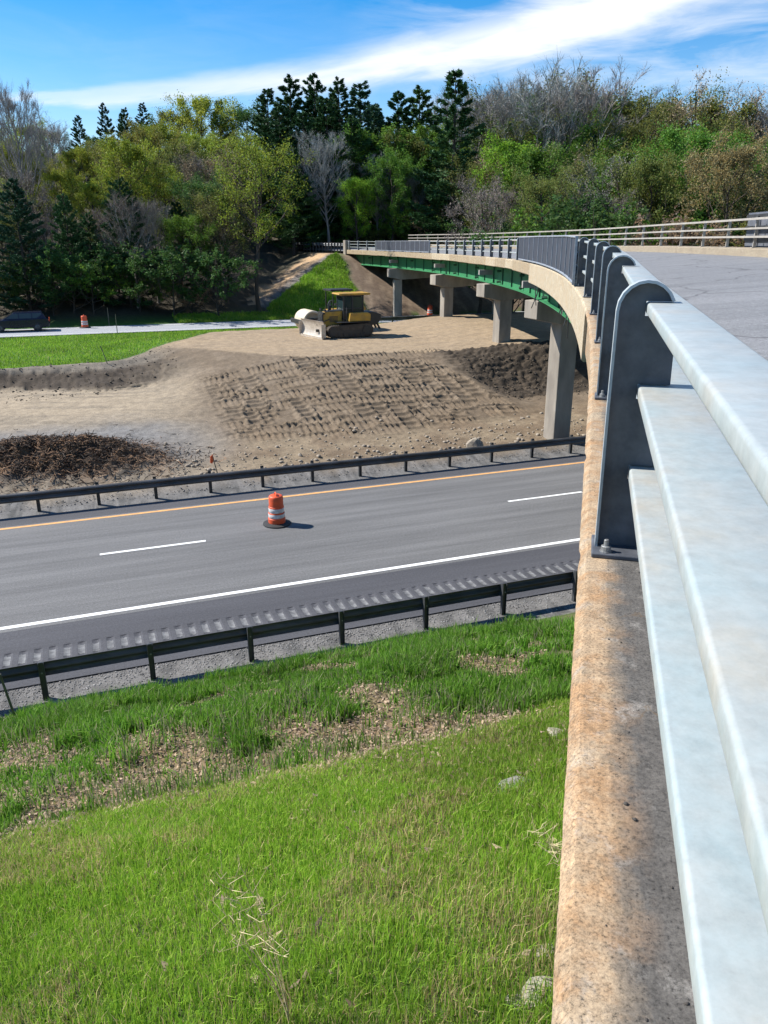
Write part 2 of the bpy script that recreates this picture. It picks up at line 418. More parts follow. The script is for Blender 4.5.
# ------------------------------------------------------------------ terrain
def litter_w(u, v):   # how thickly dead leaves lie in the hollow of the near bank
    n1 = fbm(u*.25, v*.25, 3); p2 = fbm(u*1.5, v*1.5, 137)
    core = np.exp(-((v-8.0-2.6*(n1-.5))/(1.35+.75*sstep(.3, 2.5, u)))**2)*sstep(5.6, 3.6, u)
    spots = .85*sstep(.50, .63, p2)*sstep(6.0, 7.5, v)*sstep(14.0, 12.5, v)
    return np.clip(np.maximum(core*sstep(.34, .56, p2+.13), spots), 0, 1)
def vg_line(u):   # front edge of the far grass bench
    return np.interp(u, [-60, -20, -4.5, .8, 5.9, 9.1, 12, 16], [44, 46, 47.2, 48.6, 52.0, 56.8, 59.6, 60.8])
def terrain(u, v, detail=True, colour=False):
    u = np.asarray(u, float); v = np.asarray(v, float)
    x = u*UX+v*VX; y = u*UY+v*VY
    n1 = fbm(u*.25, v*.25, 3); n2 = fbm(u*1.1, v*1.1, 9); n3 = fbm(u*5, v*5, 21, 3)
    # near bank
    bank = .47*np.maximum(14.1-v, 0)
    bank = np.where(bank > 5.6, 5.6+1.1*(1-np.exp(-(bank-5.6)/1.1)), bank)
    hollow = np.exp(-((v-7.3)/1.3)**2)*.34
    z_near = bank-hollow
    z_near = z_near+sstep(14.3, 12.5, v)*((n2-.5)*.22+(n3-.5)*.05)
    z_near = np.where(v > 14.1, -.03, z_near)
    # gravel verges and road bed
    # embankment right
    uu = u+1.6*(n1-.5)
    foot = np.interp(u, [-20, 2, 6, 12, 17, 23, 40], [31, 32, 31.0, 30.3, 31.3, 33.0, 33])
    crest = np.interp(u, [-20, 3, 6.6, 11, 17, 22, 26, 40], [54, 52, 47.5, 42.2, 41.9, 40.6, 39.4, 39])
    zpl = 2.42+.55*sstep(19, 27, u)
    t = np.clip((v-foot)/(crest-foot), 0, 1)
    steep = sstep(19.2, 21, u+.25*(v-36))
    t2 = np.where(t < .45, .18*t/.45, .18+.82*sstep(.45, .95, t))
    prof = (t*.82+.18*t*t*(3-2*t))*(1-steep)+t2*steep
    toe = .12+.32*sstep(27.2, 31, v)
    z_r = toe+(zpl-toe)*prof
    z_r = np.where(v > crest, zpl, z_r)
    z_r = z_r-(zpl-1.72)*sstep(55.5, 61.5, v)
    # left: haul path, cut face, grass bench
    vg = vg_line(u)
    width = np.interp(u, [-10, -4, 1, 4, 8], [2.6, 3.2, 7.0, 9.0, 10])
    zp = .12+.92*sstep(28.5, 36.5, v)
    face = sstep(vg-width, vg-.25*width, v)
    berm = .28*np.exp(-((v-(vg-.22*width))/.55)**2)
    z_l = zp+(1.66-zp)*face+berm*sstep(8, 5, u)
    brush = np.exp(-(((u+1.6)/3.9)**2+((v-30.9+.12*(u))/1.9)**2)**1.4)*.75
    z_l = z_l+brush*(.75+.5*n2)
    wr = sstep(1.2, 6.4, uu)
    z_mid = z_l*(1-wr)+z_r*wr
    z = np.where(v < 27.4, z_near, z_mid)
    z = np.where((v >= 14.1) & (v < 27.4), -.03+.05*sstep(14.3, 14.0, v)+.15*sstep(26.6, 27.4, v), z)
    # far road bench and wooded hill
    bench = 1.62+.0*v
    z = np.where(v > 61.5, bench, z)
    hill = np.maximum(v-73.5, 0)
    fac = np.interp(x, [-60, -10, 10, 40], [.24, .24, .13, .08])
    z = z+np.minimum(hill*fac*(.75+.5*n1), 22)+sstep(72, 80, v)*(n1-.5)*2.0
    # fills of the bridge approaches
    far = (v > 58)
    d1, s1 = align_dist(x, y, S_END+.9, 140, -.9, W_R+1.2)
    zr = np.interp(s1, _zs, CAM_H-_zd)-.42
    emb = zr-np.maximum(d1-.2, 0)/2.35+(n2-.5)*.3*sstep(.5, 3, d1)
    use_e = far & (emb > z); z = np.where(use_e, emb, z)
    d2, s2 = align_dist(x, y, -20, -3, .3, W_R+1.2)
    e2 = 6.75-np.maximum(d2, 0)/1.0
    near_e = (v < 14.1) & (e2 > z); z = np.where(near_e, e2+(n2-.5)*.12, z)
    if detail:
        amp = np.where((v > 28) & (v < 61.5), 1.0, 0)
        dirt = amp*(1-sstep(vg-1, vg, v)*(1-wr))
        rough_cut = np.clip(steep*wr*(t < 1)*(t > .3)+(1-wr)*sstep(0, .2, face)*(1-sstep(.92, 1, face))*1.5, 0, 1)
        z = z+dirt*((n3-.5)*.05+(n2-.5)*.08)+rough_cut*((n3-.5)*.20+(n2-.5)*.20+(fbm(u*.6, v*6, 71)-.5)*.20+(fbm(u*9, v*9, 73)-.5)*.10)*dirt
        z = z+amp*brush*(fbm(u*4, v*4, 77)-.5)*.9
    if not colour: return z
    # ---- surface colours (what the ground is made of)
    C = np.zeros(np.shape(u)+(3,))
    def lay(col, w):
        nonlocal C
        w = np.clip(w, 0, 1)[..., None]; C = C*(1-w)+np.array(col)*w
    C[:] = (.06, .10, .020)
    lay((.13, .12, .055), sstep(.4, .7, n2)*.7)
    lay((.045, .04, .022), sstep(.5, .7, n3)*.6)
    # litter hollow on the bank
    lit = litter_w(u, v)
    lay((.20, .135, .08), lit*.95)
    lay((.15, .14, .07), sstep(.5, .75, fbm(u*.8, v*.8, 51))*sstep(8, 5, v)*.6)
    # gravel
    grav = (v > 13.95) & (v < 29)
    lay((.155, .148, .14), np.where(grav, 1, 0)*sstep(13.8, 14.1+.5*(n2-.5), v))
    lay((.06, .06, .058), np.where(grav, 1, 0)*sstep(.48, .66, n3)*.7)
    # dirt
    w_d = sstep(27.3, 28.2, v+(n2-.5))*sstep(61.9, 60.2, v+(n1-.5)*1.5)
    lay((.215, .165, .108), w_d)
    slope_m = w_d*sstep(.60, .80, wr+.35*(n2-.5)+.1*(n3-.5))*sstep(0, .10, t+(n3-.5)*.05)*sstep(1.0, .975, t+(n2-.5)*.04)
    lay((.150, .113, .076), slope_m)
    lay((.185, .143, .10), slope_m*sstep(.45, .7, n2)*.7)
    lay((.165, .12, .077), w_d*wr*sstep(.25, 0, t)*sstep(.35, .65, n2))
    lay((.33, .245, .155), w_d*wr*sstep(.97, 1.02, t))
    lay((.22, .165, .11), w_d*wr*sstep(.97, 1.02, t)*sstep(.48, .7, fbm(u*.3, v*2.4, 61))*.9)
    lay((.26, .20, .135), w_d*wr*sstep(.97, 1.02, t)*sstep(.5, .62, fbm(u*.12+.3*v, v*5.0, 65))*.8)
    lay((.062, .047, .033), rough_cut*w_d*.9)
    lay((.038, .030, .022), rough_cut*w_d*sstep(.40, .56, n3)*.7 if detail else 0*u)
    lay((.245, .205, .155), w_d*(1-wr)*(1-face))
    lay((.30, .24, .165), w_d*(1-wr)*(1-face)*sstep(34.5, 38, v+2*(n2-.5))*.8)
    lay((.20, .165, .12), w_d*(1-wr)*(1-face)*sstep(.5, .64, fbm(u*.25, v*2.2+.6*u, 67))*.7)
    lay((.17, .168, .165), w_d*(1-wr)*(1-face)*sstep(36, 33.5, v+1.5*(n2-.5))*sstep(29, 31, v)*.9)
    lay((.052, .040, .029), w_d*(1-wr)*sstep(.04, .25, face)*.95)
    lay((.22, .19, .15), w_d*(1-wr)*sstep(vg-.42*width, vg-.3*width, v+.5*(n3-.5))*.8)
    lay((.055, .038, .026), brush*2.2*w_d)
    lay((.26, .15, .08), brush*w_d*sstep(.45, .7, fbm(u*.9, v*.9, 88))*1.2)
    # grass bench beyond
    wsel = sstep(.46, .56, wr+.25*(n2-.5))
    g2 = sstep(vg-.25, vg+.15, v+(n2-.5)*.8)
    g2 = g2*(v > 40)
    lay((.055, .12, .018), g2)
    lay((.05, .042, .028), sstep(73, 76, v+3*(n1-.5)))
    # ramp embankment: grass in front, stony and bare to the left
    we = np.where(use_e, 1.0, 0.0)
    lay((.06, .135, .02), we)
    dl = -(x+5.4-.62*(y-86))+1.6*(n2-.5)
    bare = sstep(.0, .8, dl)
    lay((.17, .15, .135), we*bare)
    lay((.07, .06, .05), we*bare*sstep(.5, .66, n3)*.8)
    lay((.40, .27, .155), we*sstep(1.9, 3.2, dl)*sstep(.32, .5, fbm(u*.8, v*.8, 63)+.1))
    lay((.055, .05, .032), we*sstep(6.0, 8.0, dl))
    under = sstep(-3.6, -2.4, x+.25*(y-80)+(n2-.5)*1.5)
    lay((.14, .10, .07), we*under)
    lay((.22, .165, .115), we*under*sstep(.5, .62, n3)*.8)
    M_ = dict(we=we, bare=bare, under=under, wr=wr, t=t, lit=lit, g2=g2, slope=slope_m)
    return z, C, M_

# cleat prints pressed into the tracked slope
def make_prints():
    L = []; rr = random.Random(5)
    # traverses along the slope: rows of upright bars
    v0 = 31.2
    while v0 < 41.6:
        u0 = rr.uniform(4.6, 6.0)
        while u0 < 20.5:
            ln = rr.uniform(1.6, 5.0); L.append((False, u0, v0+rr.uniform(-.12, .12), ln, rr.uniform(1.0, 1.25), rr.random(), .28)); u0 += ln+rr.choice([0, .1, .5, 1.2])
        v0 += 1.42
    # climbs up the slope: columns of level bars
    for k in range(46):
        L.append((True, rr.uniform(5.2, 20.4), rr.uniform(30.6, 39.0), rr.uniform(1.6, 4.2), rr.uniform(.62, .95), rr.random(), .56))
    for k in range(30):
        L.append((False, rr.uniform(5.0, 18.5), rr.uniform(31.4, 41.4), rr.uniform(.9, 2.4), rr.uniform(.8, 1.2), rr.random(), .30))
    return L
PRINTS = make_prints()
def press(u, v, z, mask):
    h = np.zeros_like(z)
    vals = u[0, :], v[:, 0]
    for (ver, cu, cv, ln, w, ph, per) in PRINTS:
        if ver: u0, u1, v0, v1 = cu-w/2, cu+w/2, cv, cv+ln
        else: u0, u1, v0, v1 = cu, cu+ln, cv-w/2, cv+w/2
        iu = np.where((vals[0] >= u0-.08) & (vals[0] <= u1+.08))[0]; iv = np.where((vals[1] >= v0-.08) & (vals[1] <= v1+.08))[0]
        if len(iu) < 2 or len(iv) < 2: continue
        sl = (slice(iv[0], iv[-1]+1), slice(iu[0], iu[-1]+1))
        U = u[sl]; V = v[sl]
        al = (V if ver else U); ac = (U-cu if ver else V-cv)
        q = ((al/per+ph+.10*np.sin(ac*3+cu*5)) % 1.0)
        wob = .55+.9*vnoise(al*1.7, ac*2+cu*3, 5)
        bar = (np.exp(-((q-.5)/.17)**2)*.115-.05)*wob
        inside = sstep(w/2+.04, w/2-.02, abs(ac))
        edge = np.exp(-((abs(ac)-w/2)/.07)**2)*.085*wob
        h[sl] = h[sl]*(1-inside)+bar*inside+edge
    return z+h*mask

def grow(a, b, st0, g):
    out = [a]; st = st0; sgn = 1 if b > a else -1
    while (b-out[-1])*sgn > 0:
        out.append(out[-1]+sgn*st); st *= g
    return out[1:]
us = sorted(grow(-11, -1400, .3, 1.13))+list(np.arange(-11, 25.01, .085))+grow(25, 40, .4, 1.0)+grow(40, 1400, .6, 1.14)
vs_ = sorted(grow(-2, -400, .5, 1.2))+list(np.arange(-2, 14.2, .16))+list(np.arange(14.3, 27.4, .6))+list(np.arange(27.6, 43.2, .065))+list(np.arange(43.3, 62.5, .2))+list(np.arange(63, 120, 1.1))+grow(120, 1600, 1.6, 1.16)
Ug, Vg = np.meshgrid(np.array(us), np.array(vs_))
Zg, Cg, Mk = terrain(Ug, Vg, True, True)
pm = Mk['slope']*sstep(19.6, 18.9, Ug+.25*(Vg-36))*sstep(4.8, 6.0, Ug)*sstep(29.8, 30.8, Vg)
pm = np.maximum(pm, sstep(41, 41.4, Vg)*sstep(42.4, 42, Vg)*sstep(6, 7, Ug)*sstep(20, 19, Ug))
Zg = press(Ug, Vg, Zg, pm)
nv, nu = Ug.shape
idx = np.arange(nv*nu).reshape(nv, nu)
F = np.stack([idx[:-1, :-1], idx[:-1, 1:], idx[1:, 1:], idx[1:, :-1]], -1).reshape(-1, 4)
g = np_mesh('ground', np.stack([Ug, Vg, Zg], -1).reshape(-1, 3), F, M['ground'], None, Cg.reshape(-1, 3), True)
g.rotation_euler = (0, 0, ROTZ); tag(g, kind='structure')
def gz(x, y):
    u, v = to_uv(x, y); return float(terrain(np.array([u]), np.array([v]), False)[0])

# ------------------------------------------------------------------ highway
def strip(mb, u0, u1, v0, v1, z=0.0, nu_=1):
    for i in range(nu_):
        a = u0+(u1-u0)*i/nu_; b = u0+(u1-u0)*(i+1)/nu_
        mb.add([(a, v0, z), (b, v0, z), (b, v1, z), (a, v1, z)], [(0, 1, 2, 3)])
U0, U1 = -160, 260
hw = MB(); strip(hw, U0, U1, 17.9, 25.5, 0.0)
o = hw.build('highway', M['asphalt'], fix=False); o.rotation_euler = (0, 0, ROTZ); tag(o, kind='structure')
sh = MB(); strip(sh, U0, U1, 25.5, 26.35); strip(sh, U0, U1, 16.90, 17.9); strip(sh, U0, U1, 15.25, 16.12)
# milled rumble grooves: real dips in the shoulder
RP = .30; ru0, ru1 = -12.0, 22.0
n_g = int((ru1-ru0)/RP)
prof_u = []
for k in range(n_g):
    a = ru0+k*RP
    for q in np.linspace(0, 1, 6)[:-1]: prof_u.append((a+q*.185, -.022*math.sin(math.pi*q)))
    prof_u.append((a+.185, 0.0))
vsr = [16.12, 16.18, 16.20, 16.80, 16.82, 16.90]
vv = []; ff = []
for (uu_, dz_) in prof_u:
    for j, vr in enumerate(vsr): vv.append((uu_, vr, dz_ if 2 <= j <= 3 else (dz_*.2 if j in (1, 4) else 0)))
k = len(vsr)
for i in range(len(prof_u)-1):
    for j in range(k-1): ff.append((i*k+j, (i+1)*k+j, (i+1)*k+j+1, i*k+j+1))
sh.add(vv, ff)
strip(sh, U0, ru0, 16.12, 16.90); strip(sh, prof_u[-1][0], U1, 16.12, 16.90)
o = sh.build('highway_shoulder', M['shoulder'], fix=False); o.rotation_euler = (0, 0, ROTZ); tag(o, kind='structure')
# sun glint of each groove, painted as a pale patch on its floor
rw = MB(); rr = random.Random(3)
for k in range(n_g):
    a = ru0+k*RP
    ss = rr.uniform(.8, 1.0)
    P = []
    for q in np.linspace(.04, .80, 5):
        for vq in (16.27+rr.uniform(-.02, .03), 16.27+.44*ss+rr.uniform(-.03, .02)): P.append((a+q*.185, vq, -.022*math.sin(math.pi*q)+.003))
    rw.add(P, [(2*i, 2*i+2, 2*i+3, 2*i+1) for i in range(4)])
M['glint'] = paint('groove_glint', (.20, .20, .20), (.095, .095, .098), 7, .9, 0, .2, 60)
o = rw.build('rumble_glint', M['glint'], fix=False); o.rotation_euler = (0, 0, ROTZ); tag(o, kind='structure')
ml = MB(); strip(ml, U0, U1, 18.05, 18.20, .004, 40)
for k in range(-10, 16):
    a = -.26+12.2*k+(1.1 if k >= 1 else 0)
    strip(ml, a, a+3.0, 21.98, 22.10, .004)
o = ml.build('road_marking', M['white_line'], fix=False); o.rotation_euler = (0, 0, ROTZ); tag(o, kind='structure')
yl = MB(); strip(yl, U0, U1, 25.24, 25.38, .004, 40)
o = yl.build('road_marking', M['yellow_line'], fix=False); o.rotation_euler = (0, 0, ROTZ); tag(o, kind='structure')
fr = MB(); 
for i in range(120): 
    a = -180+4*i; strip(fr, a, a+4, 64.6, 70.2, 1.70)
o = fr.build('far_road', M['far_asphalt'], fix=False); o.rotation_euler = (0, 0, ROTZ); tag(o, kind='structure')
fm = MB(); strip(fm, -180, 300, 65.3, 65.42, 1.705); strip(fm, -180, 300, 69.4, 69.52, 1.705)
o = fm.build('road_marking', M['white_line'], fix=False); o.rotation_euler = (0, 0, ROTZ); tag(o, kind='structure')

# ------------------------------------------------------------------ bridge
br = empty('highway_overpass', BP(S_END, 0, -6), 0, 'curved overpass of green girders on concrete piers spanning the highway', 'bridge')
br.location = (0, 0, 0)
def kerb_prof(depth, inset=.0): return [(.0, -.035), (.005, -.022), (.024, -.003), (.034, 0), (.10, 0), (.14, 0), (.44, .0), (.455, -.015), (.46, -.17), (.46, -depth), (.03+inset, -depth), (inset, -depth+.03), (inset, -.05-inset*1.2)]
mb = MB(); sweep(mb, kerb_prof(.62, .045), -14, -1, .5); sweep(mb, kerb_prof(.62, .045), -.99, 11.45, .025)
hk = heading(0)
for i, ((s_, o_, d_), p) in enumerate(zip(mb.a, mb.v)):   # worn, chipped outer edge
    if s_ > -.9 and o_ < .15 and d_ > -.05:
        ch = float(max(0, vnoise(s_*6, 2.0, 31)-.80))*.05+float(vnoise(s_*26, 1.0, 33)-.5)*.0022
        k_ = 1.0 if o_ < .07 else .3
        mb.v[i] = (p[0]+math.cos(hk)*ch*k_*(1 if o_ < .07 else 0), p[1]-math.sin(hk)*ch*k_*(1 if o_ < .07 else 0), p[2]-max(ch, 0)*.35*k_+float(vnoise(s_*22, o_*60, 37)-.5)*.003)
mb.build('kerb', M['kerb_old'], br, True, angle=25)['label'] = 'brown stained concrete kerb nearest the viewer'
mb = MB(); sweep(mb, kerb_prof(.72), 11.47, 31, .5); mb.build('kerb', M['kerb_new'], br, True, angle=25)['label'] = 'pale repaired concrete kerb'
s_ = 31.02; tree_rng0 = random.Random(17)
while s_ < S_END:
    e_ = min(s_+tree_rng0.uniform(2.2, 3.4), S_END)
    mb = MB(); sweep(mb, kerb_prof(tree_rng0.uniform(.42, .46)), s_, e_-.018, .6); mb.build('kerb', M[tree_rng0.choice(['kerb_mid', 'kerb_mid', 'kerb_mid', 'kerb_new'])], br, True, angle=25); s_ = e_
mb = MB(); sweep(mb, [(W_R, -.25), (W_R, .06), (W_R+.02, .08), (W_R+.48, .08), (W_R+.5, .06), (W_R+.5, -.5), (W_R, -.5)], -14, S_END, .8); mb.build('kerb', M['kerb_mid'], br, True, angle=25)
mb = MB(); sweep(mb, [(.463, -.19), (W_R-.003, -.19), (W_R-.003, -.44), (.463, -.40)], -14, S_END, 1.0); mb.build('deck_slab', M['conc_dark'], br)
rd = MB(); sweep(rd, [(.46, -.17), (W_R, -.17)], -14, S_END+46, .8, closed=False)
o = rd.build('bridge_road', M['deck_asphalt'], fix=False); tag(o, kind='structure')
# girders with stiffeners
for k, oo in enumerate((.84, 2.3, 3.85, 5.5, 6.9)):
    mb = MB()
    top = -.45 if oo > 1 else -.45; bot = -1.48
    sweep(mb, [(oo-.012, top), (oo+.012, top), (oo+.012, bot+.03), (oo-.012, bot+.03)], 8.6, S_END+.4, 1.0)
    sweep(mb, [(oo-.2, bot), (oo+.2, bot), (oo+.2, bot+.032), (oo-.2, bot+.032)], 8.6, S_END+.4, 1.0)
    gd = mb.build('girder', M['green'], br)
    if k == 0:
        for s in np.arange(10, S_END, 2.6):
            h = heading(s); e = Euler((0, 0, -h)); sb = MB()
            p = BP(s, oo-.05, (top+bot)/2+.02); sb.box(p, (.07, .014, bot*-1+top-.06), e)
            sb.build('stiffener', M['green_dark'], gd)
# cross frames between girders
for s in np.arange(12, S_END, 6.5):
    for zz in (-.75, -1.3):
        mb = MB(); mb.tube([BP(s, .6, zz), BP(s, 6.85, zz)], .06, 4); mb.build('cross_beam', M['green_dark'], br)
# piers: each a cap on two square columns, aligned with the highway
PIER_S = (33.3, 47.2, 61.3, 75.5)
for k, s in enumerate(PIER_S):
    ax = R(21) if k < 3 else R(10)
    du = Vector((math.cos(ax), math.sin(ax), 0)); dn = Vector((-math.sin(ax), math.cos(ax), 0))
    h = heading(s)
    L = (7.2)/max(.3, abs(math.cos(h)*du.x-math.sin(h)*du.y))
    c0 = BP(s, (.45, .2, 0, 0)[k], 0); zt = bz(s)-1.53
    a = c0.copy(); a.z = zt
    slope = SUP*.85
    def cp(t, dz, w): return a+du*t+dn*w+Vector((0, 0, dz+slope*t))
    cap = MB()
    secs = [(.0, -.72), (1.1, -1.0), (L-1.1, -1.0), (L, -.72)]
    vs = []; fs = []
    for (t, dz) in secs: vs += [cp(t, 0, -.5), cp(t, 0, .5), cp(t, dz, .5), cp(t, dz, -.5)]
    for i in range(3):
        for j in range(4): fs.append((i*4+j, i*4+(j+1) % 4, i*4+4+(j+1) % 4, i*4+4+j))
    fs += [(0, 1, 2, 3), (15, 14, 13, 12)]
    cap.add(vs, fs); pier = cap.build('pier_cap', M['conc'], br, bevel=.03)
    for t in ((1.7, 1.55, 1.2, .9)[k], L-1.6):
        b = a+du*t; zb = gz(b.x, b.y)-.4; ztop = cp(t, -.98, 0).z
        cm = MB(); cm.box((b.x, b.y, (zb+ztop)/2), ((.84, .80, .76, .74)[k], (.84, .80, .76, .74)[k], ztop-zb), Euler((0, 0, ax)))
        cm.build('column', M['conc'], pier, bevel=.04)
    stub = MB()
    stub.box(BP(s-.6, .35, -.86), (.75, .34, .26), Euler((0, 0, -h)))
    stub.build('beam_end', M['conc_dark'], br)
# hanging bars below the repaired edge at the first pier
mb = MB(); rr = random.Random(8)
for k in range(9):
    mb = MB(); s = rr.uniform(22, 31); o_ = rr.uniform(.15, .6)
    p = BP(s, o_, -.68); q = p+Vector((rr.uniform(-.3, .3), rr.uniform(-.5, .5), -rr.uniform(.5, 1.3)))
    mb.tube([p, (p+q)/2+Vector((rr.uniform(-.1, .1), 0, 0)), q], .018, 4)
    mb.build('hanging_bar', M['galv_dark'], br)
# abutments
mb = MB(); h = heading(S_END)
for (s, w) in ((S_END+.55, .9),):
    A = [BP(s-w/2, -.1, 0), BP(s-w/2, W_R+.6, 0), BP(s+w/2, W_R+.6, 0), BP(s+w/2, -.1, 0)]
    mb.add([(p.x, p.y, p.z-.46) for p in A]+[(p.x, p.y, 3.5) for p in A], [(0, 1, 2, 3), (7, 6, 5, 4), (0, 4, 5, 1), (1, 5, 6, 2), (2, 6, 7, 3), (3, 7, 4, 0)])
mb.build('abutment', M['conc'], br)
mb = MB(); p = BP(S_END+.35, .12, 0); mb.box((p.x, p.y, p.z-.3), (.5, .7, 2.5), Euler((0, 0, -h))); mb.build('end_post', M['conc'], br, bevel=.04)
mb = MB()
A = [BP(8.1, .45, 0), BP(8.1, W_R+.4, 0), BP(9.0, W_R+.4, 0), BP(9.0, .45, 0)]
mb.add([(p.x, p.y, p.z-.64) for p in A]+[(p.x, p.y, 1.0) for p in A], [(0, 1, 2, 3), (7, 6, 5, 4), (0, 4, 5, 1), (1, 5, 6, 2), (2, 6, 7, 3), (3, 7, 4, 0)])
mb.build('abutment', M['conc'], br)

mb = MB(); n_ = 24; vs = []; fs = []
for i in range(n_+1):
    s = -13+21.0*i/n_
    for (o_, zz) in ((.24, -.61), (.42, -.61), (.42, -4.6), (.24, -4.6)): vs.append(BP(s, o_, zz))
for i in range(n_):
    for j in range(4): fs.append((i*4+j, i*4+(j+1) % 4, i*4+4+(j+1) % 4, i*4+4+j))
fs += [(0, 1, 2, 3), (n_*4+3, n_*4+2, n_*4+1, n_*4)]
mb.add(vs, fs); mb.build('wing_wall', M['conc'], br)

# ------------------------------------------------------------------ near bridge railing
nr = empty('bridge_railing', (0, 0, 0), 0, 'heavy galvanised three-rail railing on arched posts along the near kerb', 'railing')
def rrect(o0, o1, z0, z1, r):
    P = []
    for (cx, cz, a0) in ((o1-r, z1-r, 0), (o0+r, z1-r, 90), (o0+r, z0+r, 180), (o1-r, z0+r, 270)):
        for k in range(4):
            w = R(a0+30*k); P.append((cx+r*math.cos(w), cz+r*math.sin(w)))
    return P
RAILS = ((.812, .850), (.540, .585), (.260, .307))
for (z0, z1) in RAILS:
    mb = MB(); sweep(mb, rrect(.140, .272 if z1 > .8 else .318, z0, z1, .009), -12, S_END, .45); mb.build('rail', M['rail'], nr, True, angle=50)
def post_outline(e=0.0):
    P = [(.058+e, 0.0), (.054+e, .52), (.054+e, .80)]
    for k in range(0, 10):
        w = math.pi-math.pi*k/9*.86
        P.append((.138+(.084-e)*math.cos(w), .822+(.090-e)*math.sin(w)))
    P += [(.214, .852), (.139, .852)]
    for (z0, z1) in RAILS:
        P += [(.139, z1), (.139, z0)] if z1 != .850 else [(.139, .785)]
        nxt = z0-.004
        P += [(.205, nxt)] if False else []
    P += [(.139, 0.0)]
    return P
def make_post(s):
    """arched post: a web plate with a bent flange along its outer edge"""
    h = heading(s); base = BP(s, 0, 0)
    ro = empty  # (not used; parts hang on the railing itself)
    web = MB()
    # web polygon with notches for the three rails
    P = [(.058, 0.0), (.054, .52), (.054, .80)]
    for k in range(0, 10):
        w = math.pi-math.pi*k/9*.88
        P.append((.138+.084*math.cos(w), .822+.090*math.sin(w)))
    P += [(.216, .853), (.138, .853), (.138, .805), (.236, .805), (.24, .588), (.138, .588), (.138, .535), (.24, .535), (.24, .310), (.138, .310), (.138, .255), (.24, .255), (.24, .012)]
    web.prism(P, -.012, .012, 'xz')
    fl = MB()
    Q = [(.058, 0.012), (.054, .52), (.054, .80)]
    for k in range(0, 10):
        w = math.pi-math.pi*k/9*.88
        Q.append((.138+.084*math.cos(w), .822+.090*math.sin(w)))
    n = len(Q); vs = []; fs = []
    for (x, z) in Q:
        dx, dz = x-.138, max(z-.822, 0); 
        if z <= .80: nx, nz = -1, 0
        else:
            l = math.hypot(dx, z-.822); nx, nz = dx/l, (z-.822)/l
        for (t, y) in ((.0, -.045), (.009, -.045), (.009, .03), (.0, .03)): vs.append((x+nx*(t-.002), y, z+nz*(t-.002)))
    for i in range(n-1):
        for j in range(4): fs.append((i*4+j, i*4+(j+1) % 4, i*4+4+(j+1) % 4, i*4+4+j))
    fs += [(3, 2, 1, 0), (n*4-4, n*4-3, n*4-2, n*4-1)]
    fl.add(vs, fs)
    bp = MB(); bp.box((.145, -.02, .008), (.21, .19, .016))
    bo = MB()
    bo.lathe([(.021, .016), (.021, .019), (.017, .0191), (.017, .036), (.014, .038), (.0085, .0381), (.0085, .058), (.006, .060)], 12)
    return web, fl, bp, bo
web, fl, bp, bo = make_post(0)
p0 = web.build('post', M['post_steel'], nr, False, bevel=.002)
f0 = fl.build('flange', M['flange_steel'], p0, True, angle=40)
b0 = bp.build('base_plate', M['post_steel'], p0, bevel=.004)
q0 = bo.build('bolt', M['bolt'], p0); q0.location = (.088, -.085, 0)
for (x, y) in ((.088, .055), (.215, -.085)):
    q_ = q0.copy(); COL.objects.link(q_); q_.location = (x, y, 0)
s = 2.68-2.75*2; first = True
while s < S_END-.5:
    p = p0 if first else copy_tree(p0, nr); first = False
    p.location = BP(s, 0, 0); p.rotation_euler = (0, 0, -heading(s)); s += 2.75

# far railing
fr_ = empty('bridge_railing', (0, 0, 0), 0, 'slim pale three-rail railing on thin posts along the far kerb', 'railing')
for (z0, z1) in ((.90, .97), (.60, .66), (.33, .39)):
    mb = MB(); sweep(mb, [(W_R+.16, z0+.08), (W_R+.16, z1+.08), (W_R+.27, z1+.08), (W_R+.27, z0+.08)], -12, S_END, .7); mb.build('rail', M['far_rail'], fr_)
pm_ = MB(); pm_.box((0, 0, .49), (.10, .05, .98)); pm_.box((0, 0, .01), (.2, .2, .02))
fp = pm_.build('post', M['far_rail'], fr_); s = -11.0; first = True
while s < S_END:
    p = fp if first else copy_tree(fp, fr_); first = False
    p.location = BP(s, W_R+.335, .08); p.rotation_euler = (0, 0, -heading(s)); s += 2.5

# screens on the railing
def screen(s0, s1, label, top=.90):
    r_ = empty('bridge_screen', (0, 0, 0), 0, label, 'screen')
    n = int(round((s1-s0)/1.45)); ss = np.linspace(s0, s1, n+1)
    for i in range(n):
        mb = MB(); sweep(mb, [(-.02, .1), (-.02, top), (.0, top), (.0, .1)], ss[i]+.04, ss[i+1]-.04, .5); mb.build('panel', M['screen'], r_)
    for s in ss:
        mb = MB(); mb.box(BP(s, -.015, (top+.06)/2), (.05, .055, top+.0), Euler((0, 0, -heading(s)))); mb.build('upright', M['screen_edge'], r_)
    mb = MB(); sweep(mb, rrect(-.045, .02, .045, .095, .015), s0, s1, .5); mb.build('bottom_rail', M['screen_edge'], r_, True)
    mb = MB(); sweep(mb, rrect(-.045, .02, top, top+.04, .015), s0, s1, .5); mb.build('top_rail', M['screen_edge'], r_, True)
screen(16.3, 34.3, 'dark grey panel screen on the outside of the railing above the highway lanes', .90)
screen(62.5, 79.0, 'small distant grey panel screen on the railing above the far road', .86)

